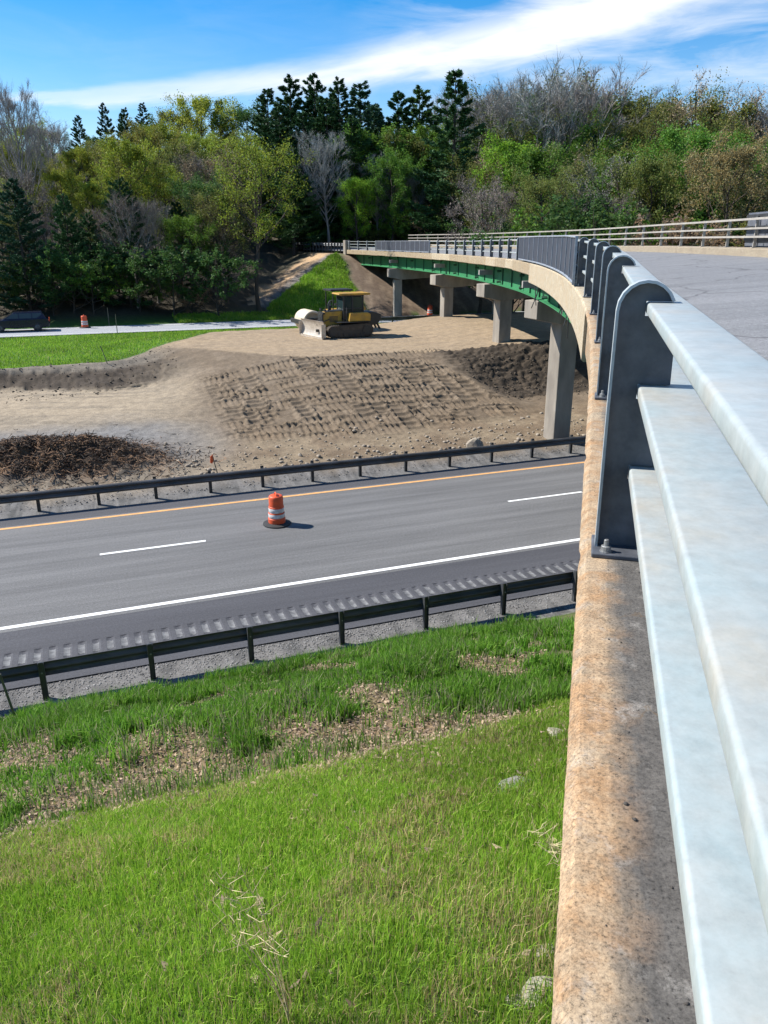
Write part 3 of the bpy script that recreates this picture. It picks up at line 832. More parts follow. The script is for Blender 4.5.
# back of a highway sign hung on the outside of the far railing
sg = empty('sign_panel', (0, 0, 0), 0, 'ribbed grey back of a sign hung outside the far railing at the right edge', 'sign')
mb = MB(); sweep(mb, [(W_R+.62, -.3), (W_R+.62, 1.22), (W_R+.65, 1.22), (W_R+.65, -.3)], 24.5, 30.6, 1.0); mb.build('panel', M['sign_back'], sg)
for zz in (-.1, .28, .66, 1.04):
    mb = MB(); sweep(mb, [(W_R+.56, zz), (W_R+.56, zz+.12), (W_R+.617, zz+.12), (W_R+.617, zz)], 24.5, 30.6, 1.0); mb.build('rib', M['galv_dark'], sg)
for s in (25.5, 29.5):
    mb = MB(); mb.box(BP(s, W_R+.53, .3), (.05, .08, 1.6), Euler((0, 0, -heading(s)))); mb.build('bracket', M['galv_dark'], sg)

# ------------------------------------------------------------------ guardrails
WB = [(.0, .0), (.03, .02), (.075, .05), (.075, .085), (.03, .12), (.0, .15), (.0, .16), (.03, .19), (.075, .225), (.075, .26), (.03, .29), (.0, .31)]
def guardrail(name, pts, label, face=1, spacing=1.9, h0=.42, mat=None, group=None, pm=None):
    """pts: world polyline on the ground; face=+1: beam on the left of the travel direction"""
    pts = [Vector(p) for p in pts]
    r_ = empty(name, pts[0], 0, label, 'guardrail', group); base = pts[0].copy()
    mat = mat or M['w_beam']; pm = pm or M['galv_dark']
    vs = []; fs = []; n = len(pts); prof = [(x, z) for x, z in WB]+[(x-.006, z) for x, z in reversed(WB)]
    k = len(prof)
    for i, p in enumerate(pts):
        t = pts[min(i+1, n-1)]-pts[max(i-1, 0)]; t.z = 0; t.normalize(); nn = Vector((-t.y, t.x, 0))*face
        for (x, z) in prof: vs.append(p-base+nn*(x+.11)+Vector((0, 0, z+h0)))
    for i in range(n-1):
        for j in range(k): fs.append((i*k+j, i*k+(j+1) % k, i*k+k+(j+1) % k, i*k+k+j))
    mb = MB(); mb.add(vs, fs); mb.build('rail', mat, r_, True, angle=60)
    # posts
    proto = None; acc = 0.0; tot = sum((pts[i+1]-pts[i]).length for i in range(n-1)); d = .3
    while d < tot:
        a = d
        for i in range(n-1):
            L = (pts[i+1]-pts[i]).length
            if a <= L: break
            a -= L
        p = pts[i].lerp(pts[i+1], min(1, a/L)); t = (pts[i+1]-pts[i]); t.z = 0; ang = math.atan2(t.y, t.x)
        if proto is None:
            pb = MB()
            pb.box((0, 0, .28), (.10, .008, 1.04)); pb.box((-.05, 0, .28), (.008, .10, 1.04)); pb.box((.05, 0, .28), (.008, .10, 1.04))
            q = pb.build('post', pm, r_)
            bb = MB(); bb.box((0, .08*face, h0+.155), (.09, .06, .33)); bb.build('block', pm, q, bevel=.006)
            bl = MB(); bl.lathe([(.018, .0), (.018, .012), (.011, .018)], 8, (0, 0, 0), 'y')
            bo_ = bl.build('bolt', M['bolt'], q); bo_.location = (0, -.062*face if face > 0 else .062, h0+.155)
            proto = q
        else: q = copy_tree(proto, r_)
        q.location = p-base; q.rotation_euler = (0, 0, ang)
        d += spacing
    return r_
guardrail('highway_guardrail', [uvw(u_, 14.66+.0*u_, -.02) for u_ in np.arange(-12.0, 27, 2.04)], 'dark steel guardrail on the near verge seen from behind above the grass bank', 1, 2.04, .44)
guardrail('highway_guardrail', [uvw(u_, 26.72, .0) for u_ in np.arange(-15.46, 44, 1.88)], 'steel guardrail on the far verge in front of the dirt embankment', -1, 1.88, .42)
guardrail('highway_guardrail', [uvw(u_, 62.6, 1.66) for u_ in np.arange(22.6, 48, 1.9)], 'distant guardrail under the bridge beside the far road', -1, 1.9, .42)
ap = [BP(s, -.25, -.12) for s in np.arange(S_END+.9, S_END+40, .95)]
M['ramp_beam'] = paint('sunlit_guardrail', (.50, .52, .53), (.36, .37, .38), 3, .5, .3, 0)  # sunlight on the ramp beam put into a paler guardrail colour
guardrail('ramp_guardrail', ap, 'pale guardrail on many short posts along the approach beyond the far abutment', -1, .95, .50, M['ramp_beam'])

# ------------------------------------------------------------------ construction barrels
def make_barrel(label):
    r_ = empty('construction_barrel', (0, 0, 0), 0, label, 'traffic barrel', 'orange and white construction barrels')
    org = paint('barrel_orange', (.70, .085, .02), (.46, .075, .03), 5, .5, 0, .1, 20, lo=.4, hi=.75)
    wht = paint('barrel_reflective', (.66, .65, .64), (.42, .41, .40), 7, .35, 0, 0)
    b = MB(); b.lathe([(.268, .07), (.272, .10), (.272, .22), (.262, .225), (.255, .235), (.255, .40), (.245, .405), (.240, .41), (.240, .60), (.232, .605), (.226, .61), (.226, .88), (.215, .935), (.19, .955), (.10, .96), (.0001, .962)], 32)
    b.build('barrel', org, r_, True, angle=40)
    for (z0, z1, ra) in ((.255, .375, .257), (.425, .56, .242)):
        s_ = MB(); s_.lathe([(ra, z0), (ra+.003, z0+.004), (ra+.003, z1-.004), (ra, z1)], 32); s_.build('stripe', wht, r_, True)
    h_ = MB(); h_.tube([(-.13, 0, .95), (-.11, 0, 1.01), (-.05, 0, 1.035), (.05, 0, 1.035), (.11, 0, 1.01), (.13, 0, .95)], .022, 8); h_.build('handle', org, r_, True)
    k = MB(); k.lathe([(.43, .0), (.445, .012), (.44, .04), (.36, .06), (.28, .075), (.27, .075)], 32); k.build('rubber_base', M['black_rubber'], r_, True)
    return r_
b1 = make_barrel('orange and white construction barrel standing in the near highway lane')
b1.location = uvw(5.08, 22.70, .0); b1.rotation_euler = (0, 0, 1.9)
b2 = copy_tree(b1); b2['label'] = 'small distant orange barrel beside the dark parked car on the far road'; b2.location = uvw(.35, 69.4, 1.70)
b3 = copy_tree(b1); b3['label'] = 'tiny orange barrel in the shade under the bridge beside the far road'
for q in np.arange(60, 90, .25):
    x_, y_, z_ = bearing(430, 313, q)
    if to_uv(x_, y_)[1] > 69.0: break
b3.location = (x_, y_, 1.70)

# ------------------------------------------------------------------ bulldozer
M['cat_yellow'] = paint('machine_yellow', (.50, .28, .03), (.30, .18, .045), 3.0, .45, 0, .05, 12)
M['machine_black'] = paint('machine_black', (.022, .023, .026), (.035, .034, .032), 3, .45, 0, .05, 12)
M['track_steel'] = paint('dusty_track', (.10, .08, .06), (.05, .042, .035), 5, .7, .3, .2, 20)
M['blade_steel'] = paint('worn_blade', (.58, .52, .44), (.40, .34, .27), 3, .4, .25, .1, 12)
M['dusty_cream'] = paint('dusty_drum', (.66, .57, .42), (.52, .43, .3), 3, .55, 0, .1, 10)
def mat_glass():
    m, nt, b = newmat('dark_glass'); b.inputs['Base Color'].default_value = (.018, .034, .036, 1)
    b.inputs['Roughness'].default_value = .06; b.inputs['Specular IOR Level'].default_value = .8
    n = noise(nt, coord(nt), 3, 3); r = ramp(nt, [(.3, .04), (.7, .16)]); nt.links.new(n, r.inputs[0]); nt.links.new(r.outputs[0], b.inputs['Roughness'])
    return m
M['glass'] = mat_glass()
bx_, by_, _ = bearing(345, 340, 53.0)
u_, v_ = to_uv(bx_, by_)
dz_ = empty('bulldozer', (bx_, by_, gz(bx_, by_)+.02), R(201), 'yellow and black crawler bulldozer with angled blade parked on the dirt plateau', 'bulldozer'); dz_.scale = (.93, .93, .90)
for sy in (-1, 1):
    # track loop: stadium profile with grouser bars
    P = []; r1, r2, L = .47, .40, 2.5
    for k in range(13): w = R(90-15*k); P.append((L/2+r2*math.cos(w), .45+r2*math.sin(w)))
    for k in range(13): w = R(-90-15*k); P.append((-L/2+r1*math.cos(w), .50+r1*math.sin(w)))
    tk = MB(); tk.prism(P, sy*1.0-.28, sy*1.0+.28, 'xz')
    n = len(P)
    for i in range(n):
        a = Vector((P[i][0], 0, P[i][1])); b = Vector((P[(i+1) % n][0], 0, P[(i+1) % n][1])); Ls = (b-a).length; m_ = max(1, int(round(Ls/.17)))
        for q in range(m_):
            p = a.lerp(b, (q+.5)/m_); t = (b-a).normalized(); ang = math.atan2(-t.z, t.x)
            tk.box((p.x, sy*1.0, p.z), (.03, .57, .10), Euler((0, ang, 0)))
    t0 = tk.build('track', M['track_steel'], dz_)
    fr2 = MB(); fr2.box((0, sy*1.285, .40), (2.2, .03, .26)); fr2.lathe([(.30, -.04), (.30, .04)], 20, (L/2, sy*1.29, .45), 'y'); fr2.lathe([(.34, -.04), (.34, .04)], 20, (-L/2, sy*1.29, .50), 'y')
    for k in range(5): fr2.lathe([(.12, -.03), (.12, .03)], 12, (-.85+.42*k, sy*1.30, .22), 'y')
    fr2.build('roller_frame', M['machine_black'], t0)
hd_ = MB(); hd_.prism([(.35, .75), (1.75, .75), (1.78, 1.62), (1.55, 1.78), (.35, 1.86)], -.55, .55, 'xz'); hood = hd_.build('hood', M['cat_yellow'], dz_, bevel=.05)
gr_ = MB(); gr_.box((1.80, 0, 1.2), (.08, 1.14, .95))
for k in range(7): gr_.box((1.85, 0, .82+.12*k), (.03, 1.0, .05))
gr_.build('grille', M['machine_black'], hood)
ht_ = MB(); ht_.prism([(.36, 1.872), (1.55, 1.80), (1.56, 1.82), (.36, 1.90)], -.52, .52, 'xz'); ht_.box((1.72, 0, 1.70), (.16, 1.16, .14)); ht_.build('hood_cover', M['machine_black'], hood)
lv = MB()
for k in range(5): 
    for sy in (-1, 1): lv.box((1.0, sy*.556, 1.1+.09*k), (.62, .02, .05))
lv.build('louvre', M['machine_black'], hood)
ex = MB(); ex.tube([(1.25, .2, 1.75), (1.25, .2, 2.35), (1.16, .2, 2.5)], [.06, .06, .055], 10); ex.tube([(1.0, -.3, 1.78), (1.0, -.3, 2.1)], .10, 12); ex.tube([(1.0, -.3, 2.1), (1.0, -.3, 2.2)], .15, 12); ex.build('exhaust', M['machine_black'], hood, True)
hl = MB()
for sy in (-1, 1): hl.box((1.62, sy*.5, 1.92), (.12, .2, .16)); hl.tube([(1.6, sy*.5, 1.7), (1.62, sy*.5, 1.9)], .02, 6)
hl.build('headlight', M['machine_black'], hood)
fd = MB()
for sy in (-1, 1): fd.box((-.25, sy*.95, 1.08), (2.4, .7, .06)); 
fd.box((-.9, 0, .95), (1.5, 1.3, .6)); fd.build('chassis', M['machine_black'], dz_, bevel=.03)
sp = MB()
for sy in (-1, 1): sp.prism([(-1.55, 1.12), (.05, 1.12), (-.05, 1.72), (-1.35, 1.75), (-1.58, 1.6)], sy*.92-.26, sy*.92+.26, 'xz')
sp.build('side_panel', M['cat_yellow'], dz_, bevel=.04)
cb = MB()
for (x, y) in ((.30, .72), (.30, -.72), (-1.15, .72), (-1.15, -.72), (-.35, .74), (-.35, -.74)): cb.box((x, y, 2.1), (.10, .09, 1.7))
for z in (1.28, 2.0): 
    cb.box((-.42, .72, z if z > 1.5 else 1.5), (1.5, .05, .08)); cb.box((-.42, -.72, z if z > 1.5 else 1.5), (1.5, .05, .08))
cb.box((-.42, 0, 1.55), (1.5, 1.4, .7)); cb.box((-.42, 0, 2.91), (1.6, 1.5, .1)); cb.box((-.7, 0, 2.05), (.5, .55, .8))
cab = cb.build('cab', M['machine_black'], dz_, bevel=.02)
gl = MB()
for sy in (-1, 1): gl.box((-.02, sy*.70, 2.35), (.56, .02, .95)); gl.box((-.75, sy*.70, 2.35), (.70, .02, .95))
gl.box((.30, 0, 2.35), (.02, 1.34, .95)); gl.box((-1.14, 0, 2.35), (.02, 1.34, .95)); gl.build('window', M['glass'], cab)
rf = MB(); rf.prism([(.62, 2.95), (.70, 3.0), (.62, 3.08), (-1.62, 3.10), (-1.72, 3.04), (-1.66, 2.95)], -.82, .82, 'xz'); rf.build('roof', M['cat_yellow'], cab, bevel=.03)
hr = MB()
for sy in (-1, 1):
    hr.tube([(.25, sy*1.2, 1.12), (.25, sy*1.2, 1.75), (.1, sy*.78, 2.2)], .02, 6); hr.tube([(1.3, sy*.62, 1.3), (1.9, sy*.7, 1.1), (2.25, sy*.5, .9)], .03, 6); hr.box((.2, sy*1.2, .75), (.35, .1, .05))
hr.build('grab_rail', M['machine_black'], dz_)
rp = MB(); rp.prism([(-1.5, .75), (-2.2, .8), (-2.55, 1.2), (-2.5, 1.55), (-1.9, 1.75), (-1.45, 1.7)], -.75, .75, 'xz'); rp.tube([(-2.3, .4, .9), (-2.55, .4, .45)], .09, 6); rp.tube([(-2.3, -.4, .9), (-2.55, -.4, .45)], .09, 6); rp.build('rear_counterweight', M['machine_black'], dz_, bevel=.05)
cf = MB()
for sy in (-1, 1):
    cf.box((1.55, sy*.66, .52), (1.6, .14, .2)); cf.tube([(1.3, sy*.4, 1.35), (2.2, sy*.35, .95)], .06, 8)
cf.build('push_frame', M['machine_black'], dz_, bevel=.02)
bl = MB(); prof = []
for k in range(9):
    w = R(-48+12*k); prof.append((.0-.55*math.cos(w)+.55, .62+.62*math.sin(w)/math.sin(R(48))))
outer = [(-x+.0, z) for x, z in prof]; inner = [(-x-.06, z) for x, z in reversed(prof)]
# concave side faces forward (+x)
outer = [(-.25+.55*(1-math.cos(R(-48+12*k)))*1.0, .62+.60*math.sin(R(-48+12*k))/math.sin(R(48))) for k in range(9)]
inner = [(x-.06, z) for x, z in reversed(outer)]
bl.prism(outer+inner, -1.62, 1.62, 'xz')
for k in (-1, 1): bl.box((-.12, k*1.63, .55), (.34, .03, .95))
for yy in (-.8, 0, .8): bl.box((-.33, yy, .6), (.1, .10, .8))
blade = bl.build('blade', M['blade_steel'], dz_); blade.location = (2.55, 0, 0); blade.rotation_euler = (0, 0, R(13))
ce = MB(); ce.box((-.03, 0, .05), (.04, 3.24, .16)); ce.build('cutting_edge', M['blade_steel'], blade)

# ------------------------------------------------------------------ drum roller behind the bulldozer
rx, ry, _ = bearing(309, 330, 56.2)
rl = empty('road_roller', (rx, ry, gz(rx, ry)), R(205), 'drum roller with dusty pale drum half hidden behind the bulldozer', 'road roller')
dr = MB(); dr.lathe([(.60, -1.0), (.68, -1.0), (.72, -.98), (.74, -.95), (.74, .95), (.72, .98), (.68, 1.0), (.60, 1.0), (.58, .8), (.2, .78)], 40, (0, 0, .72), 'y'); dr.build('drum', M['dusty_cream'], rl, True, angle=35)
yk = MB()
for sy in (-1, 1): yk.box((-.35, sy*1.08, .80), (1.7, .10, .32))
yk.box((-1.15, 0, .85), (.35, 2.2, .45)); yk.box((.92, 0, .72), (.12, 2.2, .3)); yk.lathe([(.25, -1.09), (.25, 1.09)], 16, (0, 0, .72), 'y'); yk.build('yoke', M['machine_black'], rl, bevel=.03)
bd = MB(); bd.prism([(-1.3, .75), (-3.9, .75), (-4.1, 1.5), (-3.8, 1.75), (-2.7, 1.75), (-2.6, 1.45), (-1.4, 1.4)], -.75, .75, 'xz'); bd.build('body', M['cat_yellow'], rl, bevel=.06)
cp_ = MB()
for (x, y) in ((-1.6, .68), (-1.6, -.68), (-2.9, .68), (-2.9, -.68)): cp_.tube([(x, y, 1.3), (x, y, 2.72)], .045, 6)
cp_.box((-2.25, 0, 2.76), (1.7, 1.5, .12)); cp_.build('canopy', M['machine_black'], rl, bevel=.03)
stt = MB(); stt.box((-2.3, 0, 1.75), (.5, .5, .14)); stt.box((-2.52, 0, 2.05), (.12, .5, .55)); stt.tube([(-1.5, 0, 1.4), (-1.75, 0, 2.0)], .04, 6); stt.lathe([(.2, 0), (.2, .03)], 14, (-1.78, 0, 2.0)); stt.build('seat', M['machine_black'], rl)
for sy in (-1, 1):
    w_ = MB(); w_.lathe([(.35, -.26), (.66, -.26), (.74, -.2), (.74, .2), (.66, .26), (.35, .26)], 28, (-3.0, sy*.95, .74), 'y'); w = w_.build('wheel', M['black_rubber'], rl, True)
    h_ = MB(); h_.lathe([(.34, -.27), (.36, -.2), (.36, .2), (.34, .27)], 18, (-3.0, sy*.95, .74), 'y'); h_.build('rim', M['cat_yellow'], w, True)

# ------------------------------------------------------------------ parked car on the far road
cx_, cy_, _ = bearing(20, 330, 68.5); u_, v_ = to_uv(cx_, cy_)
car = empty('parked_car', uvw(-4.5, 68.7, 1.70), R(201), 'dark blue estate car stopped on the far road under the trees', 'car')
M['car_paint'] = paint('dark_blue_paint', (.012, .015, .035), (.009, .011, .027), 1.5, .22, .3, 0)
body_side = [(2.25, .32), (2.3, .55), (2.2, .72), (1.9, .82), (1.15, .93), (-2.0, 1.0), (-2.2, .95), (-2.28, .6), (-2.2, .32)]
vs = []; fs = []; n = len(body_side)
for (y, sx, sz) in ((-.88, .985, .99), (-.80, 1.0, 1.0), (.80, 1.0, 1.0), (.88, .985, .99)):
    for (x, z) in body_side: vs.append((x*sx, y, .3+(z-.3)*sz))
for i in range(3):
    for j in range(n): fs.append((i*n+j, i*n+(j+1) % n, (i+1)*n+(j+1) % n, (i+1)*n+j))
fs += [tuple(range(n)), tuple(reversed(range(3*n, 4*n)))]
bm_ = MB(); bm_.add(vs, fs)
roof_lo = [(1.15, .92), (-2.05, .99)]; 
A = [(1.15, -.80, .93), (1.15, .80, .93), (-2.08, .80, 1.0), (-2.08, -.80, 1.0), (.28, -.62, 1.45), (.28, .62, 1.45), (-1.75, .62, 1.48), (-1.75, -.62, 1.48)]
bm_.add(A, [(0, 1, 5, 4), (1, 2, 6, 5), (2, 3, 7, 6), (3, 0, 4, 7), (4, 5, 6, 7)])
bm_.build('body', M['car_paint'], car, bevel=.05)
for sy in (-1, 1):
    def SP(x, t): return (x, sy*((.80+(.62-.80)*t)+.006), 0)
    for (xa, xb, xc, xd) in ((.86, -.05, -.05, .30), (-.12, -1.0, -1.0, -.12), (-1.07, -1.85, -1.70, -1.07)):
        wmb = MB()
        lo, hi = .12, .86
        P = []
        for (x, t) in ((xa, lo), (xb, lo), (xc, hi), (xd, hi)):
            z = .96+(1.465-.96)*t; P.append((x, sy*(.80-.18*t+.008), z))
        wmb.add(P, [(0, 1, 2, 3)]); wmb.build('window', M['glass'], car)
    hl2 = MB(); hl2.box((2.2, sy*.62, .64), (.12, .36, .13)); hl2.build('headlight', M['white_line'], car, bevel=.03)
    tl = MB(); tl.box((-2.2, sy*.70, .82), (.12, .22, .22)); tl.build('tail_light', M['orange_flag'], car, bevel=.03)
wsb = MB(); wsb.add([(1.06, -.70, 1.0), (1.06, .70, 1.0), (.38, .58, 1.41), (.38, -.58, 1.41)], [(0, 1, 2, 3)])
wsb.add([(-2.06, -.70, 1.06), (-2.06, .70, 1.06), (-1.80, .58, 1.42), (-1.80, -.58, 1.42)], [(0, 1, 2, 3)])
ws_ = wsb.build('windscreen', M['glass'], car); ws_.location = (.012, 0, .01)
for x in (1.35, -1.35):
    for sy in (-1, 1):
        w_ = MB(); w_.lathe([(.2, -.11), (.31, -.11), (.335, -.08), (.335, .08), (.31, .11), (.2, .11)], 24, (x, sy*.80, .335), 'y'); w = w_.build('wheel', M['black_rubber'], car, True)
        h_ = MB(); h_.lathe([(.19, -.115), (.21, -.1), (.21, .1), (.19, .115)], 16, (x, sy*.80, .335), 'y'); h_.build('rim', M['galv_dark'], w, True)

# ------------------------------------------------------------------ stakes, marker posts
def stake(u_, v_, h, label, r=.02, lean=(0, 0), mat='wood', flag=False, name='marker_stake'):
    p = uvw(u_, v_); z = gz(p.x, p.y)
    s_ = empty(name, (p.x, p.y, z), .4, label, 'stake')
    mb = MB(); mb.box((lean[0]*.5, lean[1]*.5, h/2-.1), (r*2, r*1.2, h+.2), Euler((-lean[1]/h, lean[0]/h, 0)), .85); mb.build('shaft', M[mat], s_)
    if flag:
        fb = MB(); fb.add([(lean[0], lean[1], h), (lean[0]+.05, lean[1]+.02, h-.22), (lean[0]-.04, lean[1], h-.36), (lean[0]-.12, lean[1]-.05, h-.30), (lean[0]-.10, lean[1]-.03, h-.08)], [(0, 1, 2, 3, 4)])
        f_ = fb.build('flag', M['orange_flag'], s_); md = f_.modifiers.new('th', 'SOLIDIFY'); md.thickness = .01
    return s_
M['delineator'] = paint('olive_post', (.14, .14, .10), (.08, .08, .06), 6, .7)
stake(-1.95, 13.75, 1.05, 'thin olive marker stake standing behind the near guardrail', .022, (-.12, -.05), 'delineator')
stake(4.2, 28.5, .75, 'small stake with an orange flag at the foot of the dirt slope', .02, (-.15, 0), 'wood', True)
stake(2.6, 64.2, 1.5, 'slender wooden stake on the grass edge of the far road, nearer the barrel', .03)
stake(2.3, 71.2, 1.5, 'slender pale stake behind the far road at the wood edge', .03)
stake(1.2, 47.0, 1.0, 'leaning survey stake on the cut bank left of the dirt slope', .025, (-.25, .1))

# ------------------------------------------------------------------ stones
def rock_mesh(r, seed, sq=(1, 1, .7)):
    bm = bmesh.new(); bmesh.ops.create_icosphere(bm, subdivisions=2, radius=1.0)
    rr = random.Random(seed)
    pl = [(Vector((rr.uniform(-1, 1), rr.uniform(-1, 1), rr.uniform(-.6, 1))).normalized(), rr.uniform(.55, .85)) for _ in range(9)]
    for v in bm.verts:
        for (n, d) in pl:
            e = v.co.dot(n)-d
            if e > 0: v.co -= n*e
        v.co = Vector((v.co.x*sq[0]*r, v.co.y*sq[1]*r, v.co.z*sq[2]*r))
    me = bpy.data.meshes.new('rock'); bm.to_mesh(me); bm.free(); return me
def rock(name, x, y, r, seed, mat, label=None, cat=None, sq=(1, 1, .7), dz=0, rz=0, group=None):
    me = rock_mesh(r, seed, sq); me.materials.append(M[mat])
    o = bpy.data.objects.new(name, me); COL.objects.link(o); o.location = (x, y, gz(x, y)+dz); o.rotation_euler = (0, 0, rz)
    return tag(o, label, cat, group)
p = uvw(15.0, 28.3); rock('boulder', p.x, p.y, .42, 4, 'stone', 'lone tan boulder at the foot of the dirt slope behind the far guardrail', 'boulder', (1, .8, .75), .16)
STUFF_PEB = []
def pebbles(name, n, gen, rmin, rmax, mat, label=None):
    V = []; Fs = []; base = 0
    tpl = []
    for k in range(6):
        bm = bmesh.new(); bmesh.ops.create_icosphere(bm, subdivisions=1, radius=1.0)
        rr = random.Random(k)
        for v in bm.verts: v.co *= rr.uniform(.7, 1.15)
        tpl.append((np.array([v.co[:] for v in bm.verts]), np.array([[q.index for q in f.verts] for f in bm.faces]))); bm.free()
    rr = random.Random(hash(name) % 1000 if False else len(name)*13)
    for i in range(n):
        x, y, z = gen(rr); r = rmin*(rmax/rmin)**(rr.random()**2.2)
        tv, tf = tpl[rr.randrange(6)]
        a = rr.uniform(0, 6.28); c, s_ = math.cos(a), math.sin(a)
        w = tv*np.array([1, rr.uniform(.6, 1), rr.uniform(.45, .8)])*r
        w = np.stack([w[:, 0]*c-w[:, 1]*s_+x, w[:, 0]*s_+w[:, 1]*c+y, w[:, 2]+z+r*.15], -1)
        V.append(w); Fs.append(tf+base); base += len(tv)
    o = np_mesh(name, np.concatenate(V), np.concatenate(Fs), M[mat]); tag(o, label, None, None, 'stuff'); return o
def gen_dirt(rr):
    while True:
        u_ = rr.uniform(3, 24); v_ = 28+abs(rr.gauss(0, 2.2))
        if v_ < 36: break
    p = uvw(u_, v_); return p.x, p.y, None
# batch heights
def scatter(n, fn, seed):
    rr = random.Random(seed); P = np.array([fn(rr) for _ in range(n)])
    Z = terrain(P[:, 0], P[:, 1], True)
    return np.stack([P[:, 0]*UX+P[:, 1]*VX, P[:, 0]*UY+P[:, 1]*VY, Z], -1)
def peb_from(name, n, fn, seed, rmin, rmax, mat, label):
    P = scatter(n, fn, seed); it = iter(P)
    return pebbles(name, n, lambda rr: tuple(next(it)), rmin, rmax, mat, label)
peb_from('dirt_clods', 1500, lambda r: (r.uniform(2.5, 24), min(27.8+abs(r.gauss(0, 1.9)), 36)), 1, .02, .13, 'stone', 'loose stones and clods strewn at the foot of the dirt slope')
M['clod'] = paint('dark_clod', (.13, .10, .07), (.07, .055, .04), 2, .95, 0, 0)
peb_from('dirt_clods', 1600, lambda r: ((lambda u_: (u_, vg_line(u_)-r.uniform(.3, 6.5)))(r.uniform(-9, 5))) if r.random() < .55 else (r.uniform(19.5, 26), r.uniform(34.5, 39.5)), 2, .02, .09, 'clod', 'dark clods on the freshly cut dirt faces')
M['gravel'] = paint('verge_gravel', (.30, .29, .28), (.09, .088, .085), 1.3, .95, 0, 0)
peb_from('gravel', 9000, lambda r: (r.uniform(-9, 12), 15.25-abs(r.gauss(0, .45))), 3, .008, .030, 'gravel', 'grey gravel along the near highway verge')
peb_from('gravel', 3500, lambda r: (r.uniform(-9, 21), 26.4+abs(r.gauss(0, .45))), 4, .012, .04, 'gravel', 'grey gravel along the far highway verge')
# loose crumbs on the kerb
M['crumb'] = paint('kerb_crumbs', (.07, .06, .05), (.03, .027, .024), 3, .9, 0, 0)
rr = random.Random(12); L = []
for k in range(140):
    s = rr.uniform(.8, 6) ; L.append(BP(s, min(.30, max(.05, rr.gauss(.15, .035))), .0))
it = iter(L); pebbles('kerb_crumbs', len(L), lambda r: tuple(next(it)), .0012, .0065, 'crumb', 'dark grit lying on the stained kerb beside the railing')
# broken concrete by the kerb end and slabs in the grass
for (px, py, D, r, sd, lab) in ((540, 1000, 2.75, .10, 1, 'flat broken concrete slab beside the cracked near end of the kerb'), (520, 1016, 2.62, .06, 2, 'smaller broken concrete lump in the bottom corner by the kerb end'), (545, 960, 2.7, .05, 9, 'small angular concrete fragment wedged against the kerb above the broken slab'),
                                (522, 788, 5.6, .17, 3, 'low grey concrete slab half buried in the lawn near the kerb'), (562, 737, 6.9, .14, 5, 'grey stone slab in the grass close under the kerb edge'),
                                (66, 823, 6.0, .07, 7, 'small pale stone lying in the leaf litter at the left')):
    d = pix_dir(px, py); h = math.hypot(d[0], d[1])
    # walk the bearing to where it meets the ground
    best = None
    for q in np.arange(1.5, 16, .05):
        X_, Y_ = d[0]/h*q, d[1]/h*q; zz = CAM_H+d[2]/h*q
        if zz < gz(X_, Y_): best = (X_, Y_); break
    rock('concrete_chunk' if sd != 7 else 'stone', best[0], best[1], r, sd+20, 'rubble' if sd != 3 else 'conc_dark', lab, 'rubble', (1.25, .8, .13), .0, sd*1.1)

# ------------------------------------------------------------------ brush pile
rr = random.Random(21); mb = MB(); mb2 = MB()
N = 6500; P = np.array([(rr.gauss(-1.8, 2.2), 0) for _ in range(N)]); P[:, 1] = np.array([30.8-.12*P[i, 0]+rr.gauss(0, .95) for i in range(N)])
Z = terrain(P[:, 0], P[:, 1], True)
for i in range(N):
    c = Vector((P[i, 0]*UX+P[i, 1]*VX, P[i, 0]*UY+P[i, 1]*VY, Z[i]+rr.uniform(-.03, .10)))
    L = rr.uniform(.10, .42)*(1 if rr.random() < .93 else 2); a = rr.uniform(0, 6.28); e = rr.gauss(0, .3)
    d = Vector((math.cos(a)*math.cos(e), math.sin(a)*math.cos(e), math.sin(e)))*L/2
    m_ = mb if rr.random() < .52 else mb2
    m_.tube([c-d, c+Vector((0, 0, rr.uniform(-.05, .05))), c+d], [.015, .012, .006], 3, False)
o = mb.build('brush_pile', M['stick'], fix=False); tag(o, 'heap of dark brushwood and bark beside the haul path', None, None, 'stuff')
o = mb2.build('mulch_straw', M['straw'], fix=False); tag(o, 'rusty straw and chips mixed through the brushwood heap', None, None, 'stuff')

# ------------------------------------------------------------------ grass
def blades(name, P, H, W, C, lean=.35, mat='grass', label=None, kind='stuff', seed=1):
    """P (n,3) roots, H heights, W widths, C colours: bent three-point blades (quad + tip)"""
    n = len(P); g_ = np.random.default_rng(seed)
    a = g_.uniform(0, 2*np.pi, n); l = np.abs(g_.normal(0, lean, n))*H; b = g_.uniform(0, 2*np.pi, n)
    dx, dy = np.cos(a)*W/2, np.sin(a)*W/2; lx, ly = np.cos(b)*l, np.sin(b)*l
    V = np.empty((n, 5, 3), np.float32)
    V[:, 0] = P+np.stack([dx, dy, 0*dx-.01], -1); V[:, 1] = P-np.stack([dx, dy, 0*dx+.01], -1)
    mid = P+np.stack([lx*.3, ly*.3, H*.55], -1)
    V[:, 2] = mid+np.stack([dx, dy, 0*dx], -1)*.75; V[:, 3] = mid-np.stack([dx, dy, 0*dx], -1)*.75
    V[:, 4] = P+np.stack([lx, ly, H*np.clip(1-.4*(l/H)**2, .3, 1)], -1)
    base = (np.arange(n)*5)[:, None]
    T = np.concatenate([base+np.array([[0, 1, 3]]), base+np.array([[0, 3, 2]]), base+np.array([[2, 3, 4]])], 0)
    cc = np.repeat(C[:, None, :], 5, 1)
    o = np_mesh(name, V.reshape(-1, 3), T, M[mat], None, cc.reshape(-1, 3))
    tag(o, label, None, None, kind); return o
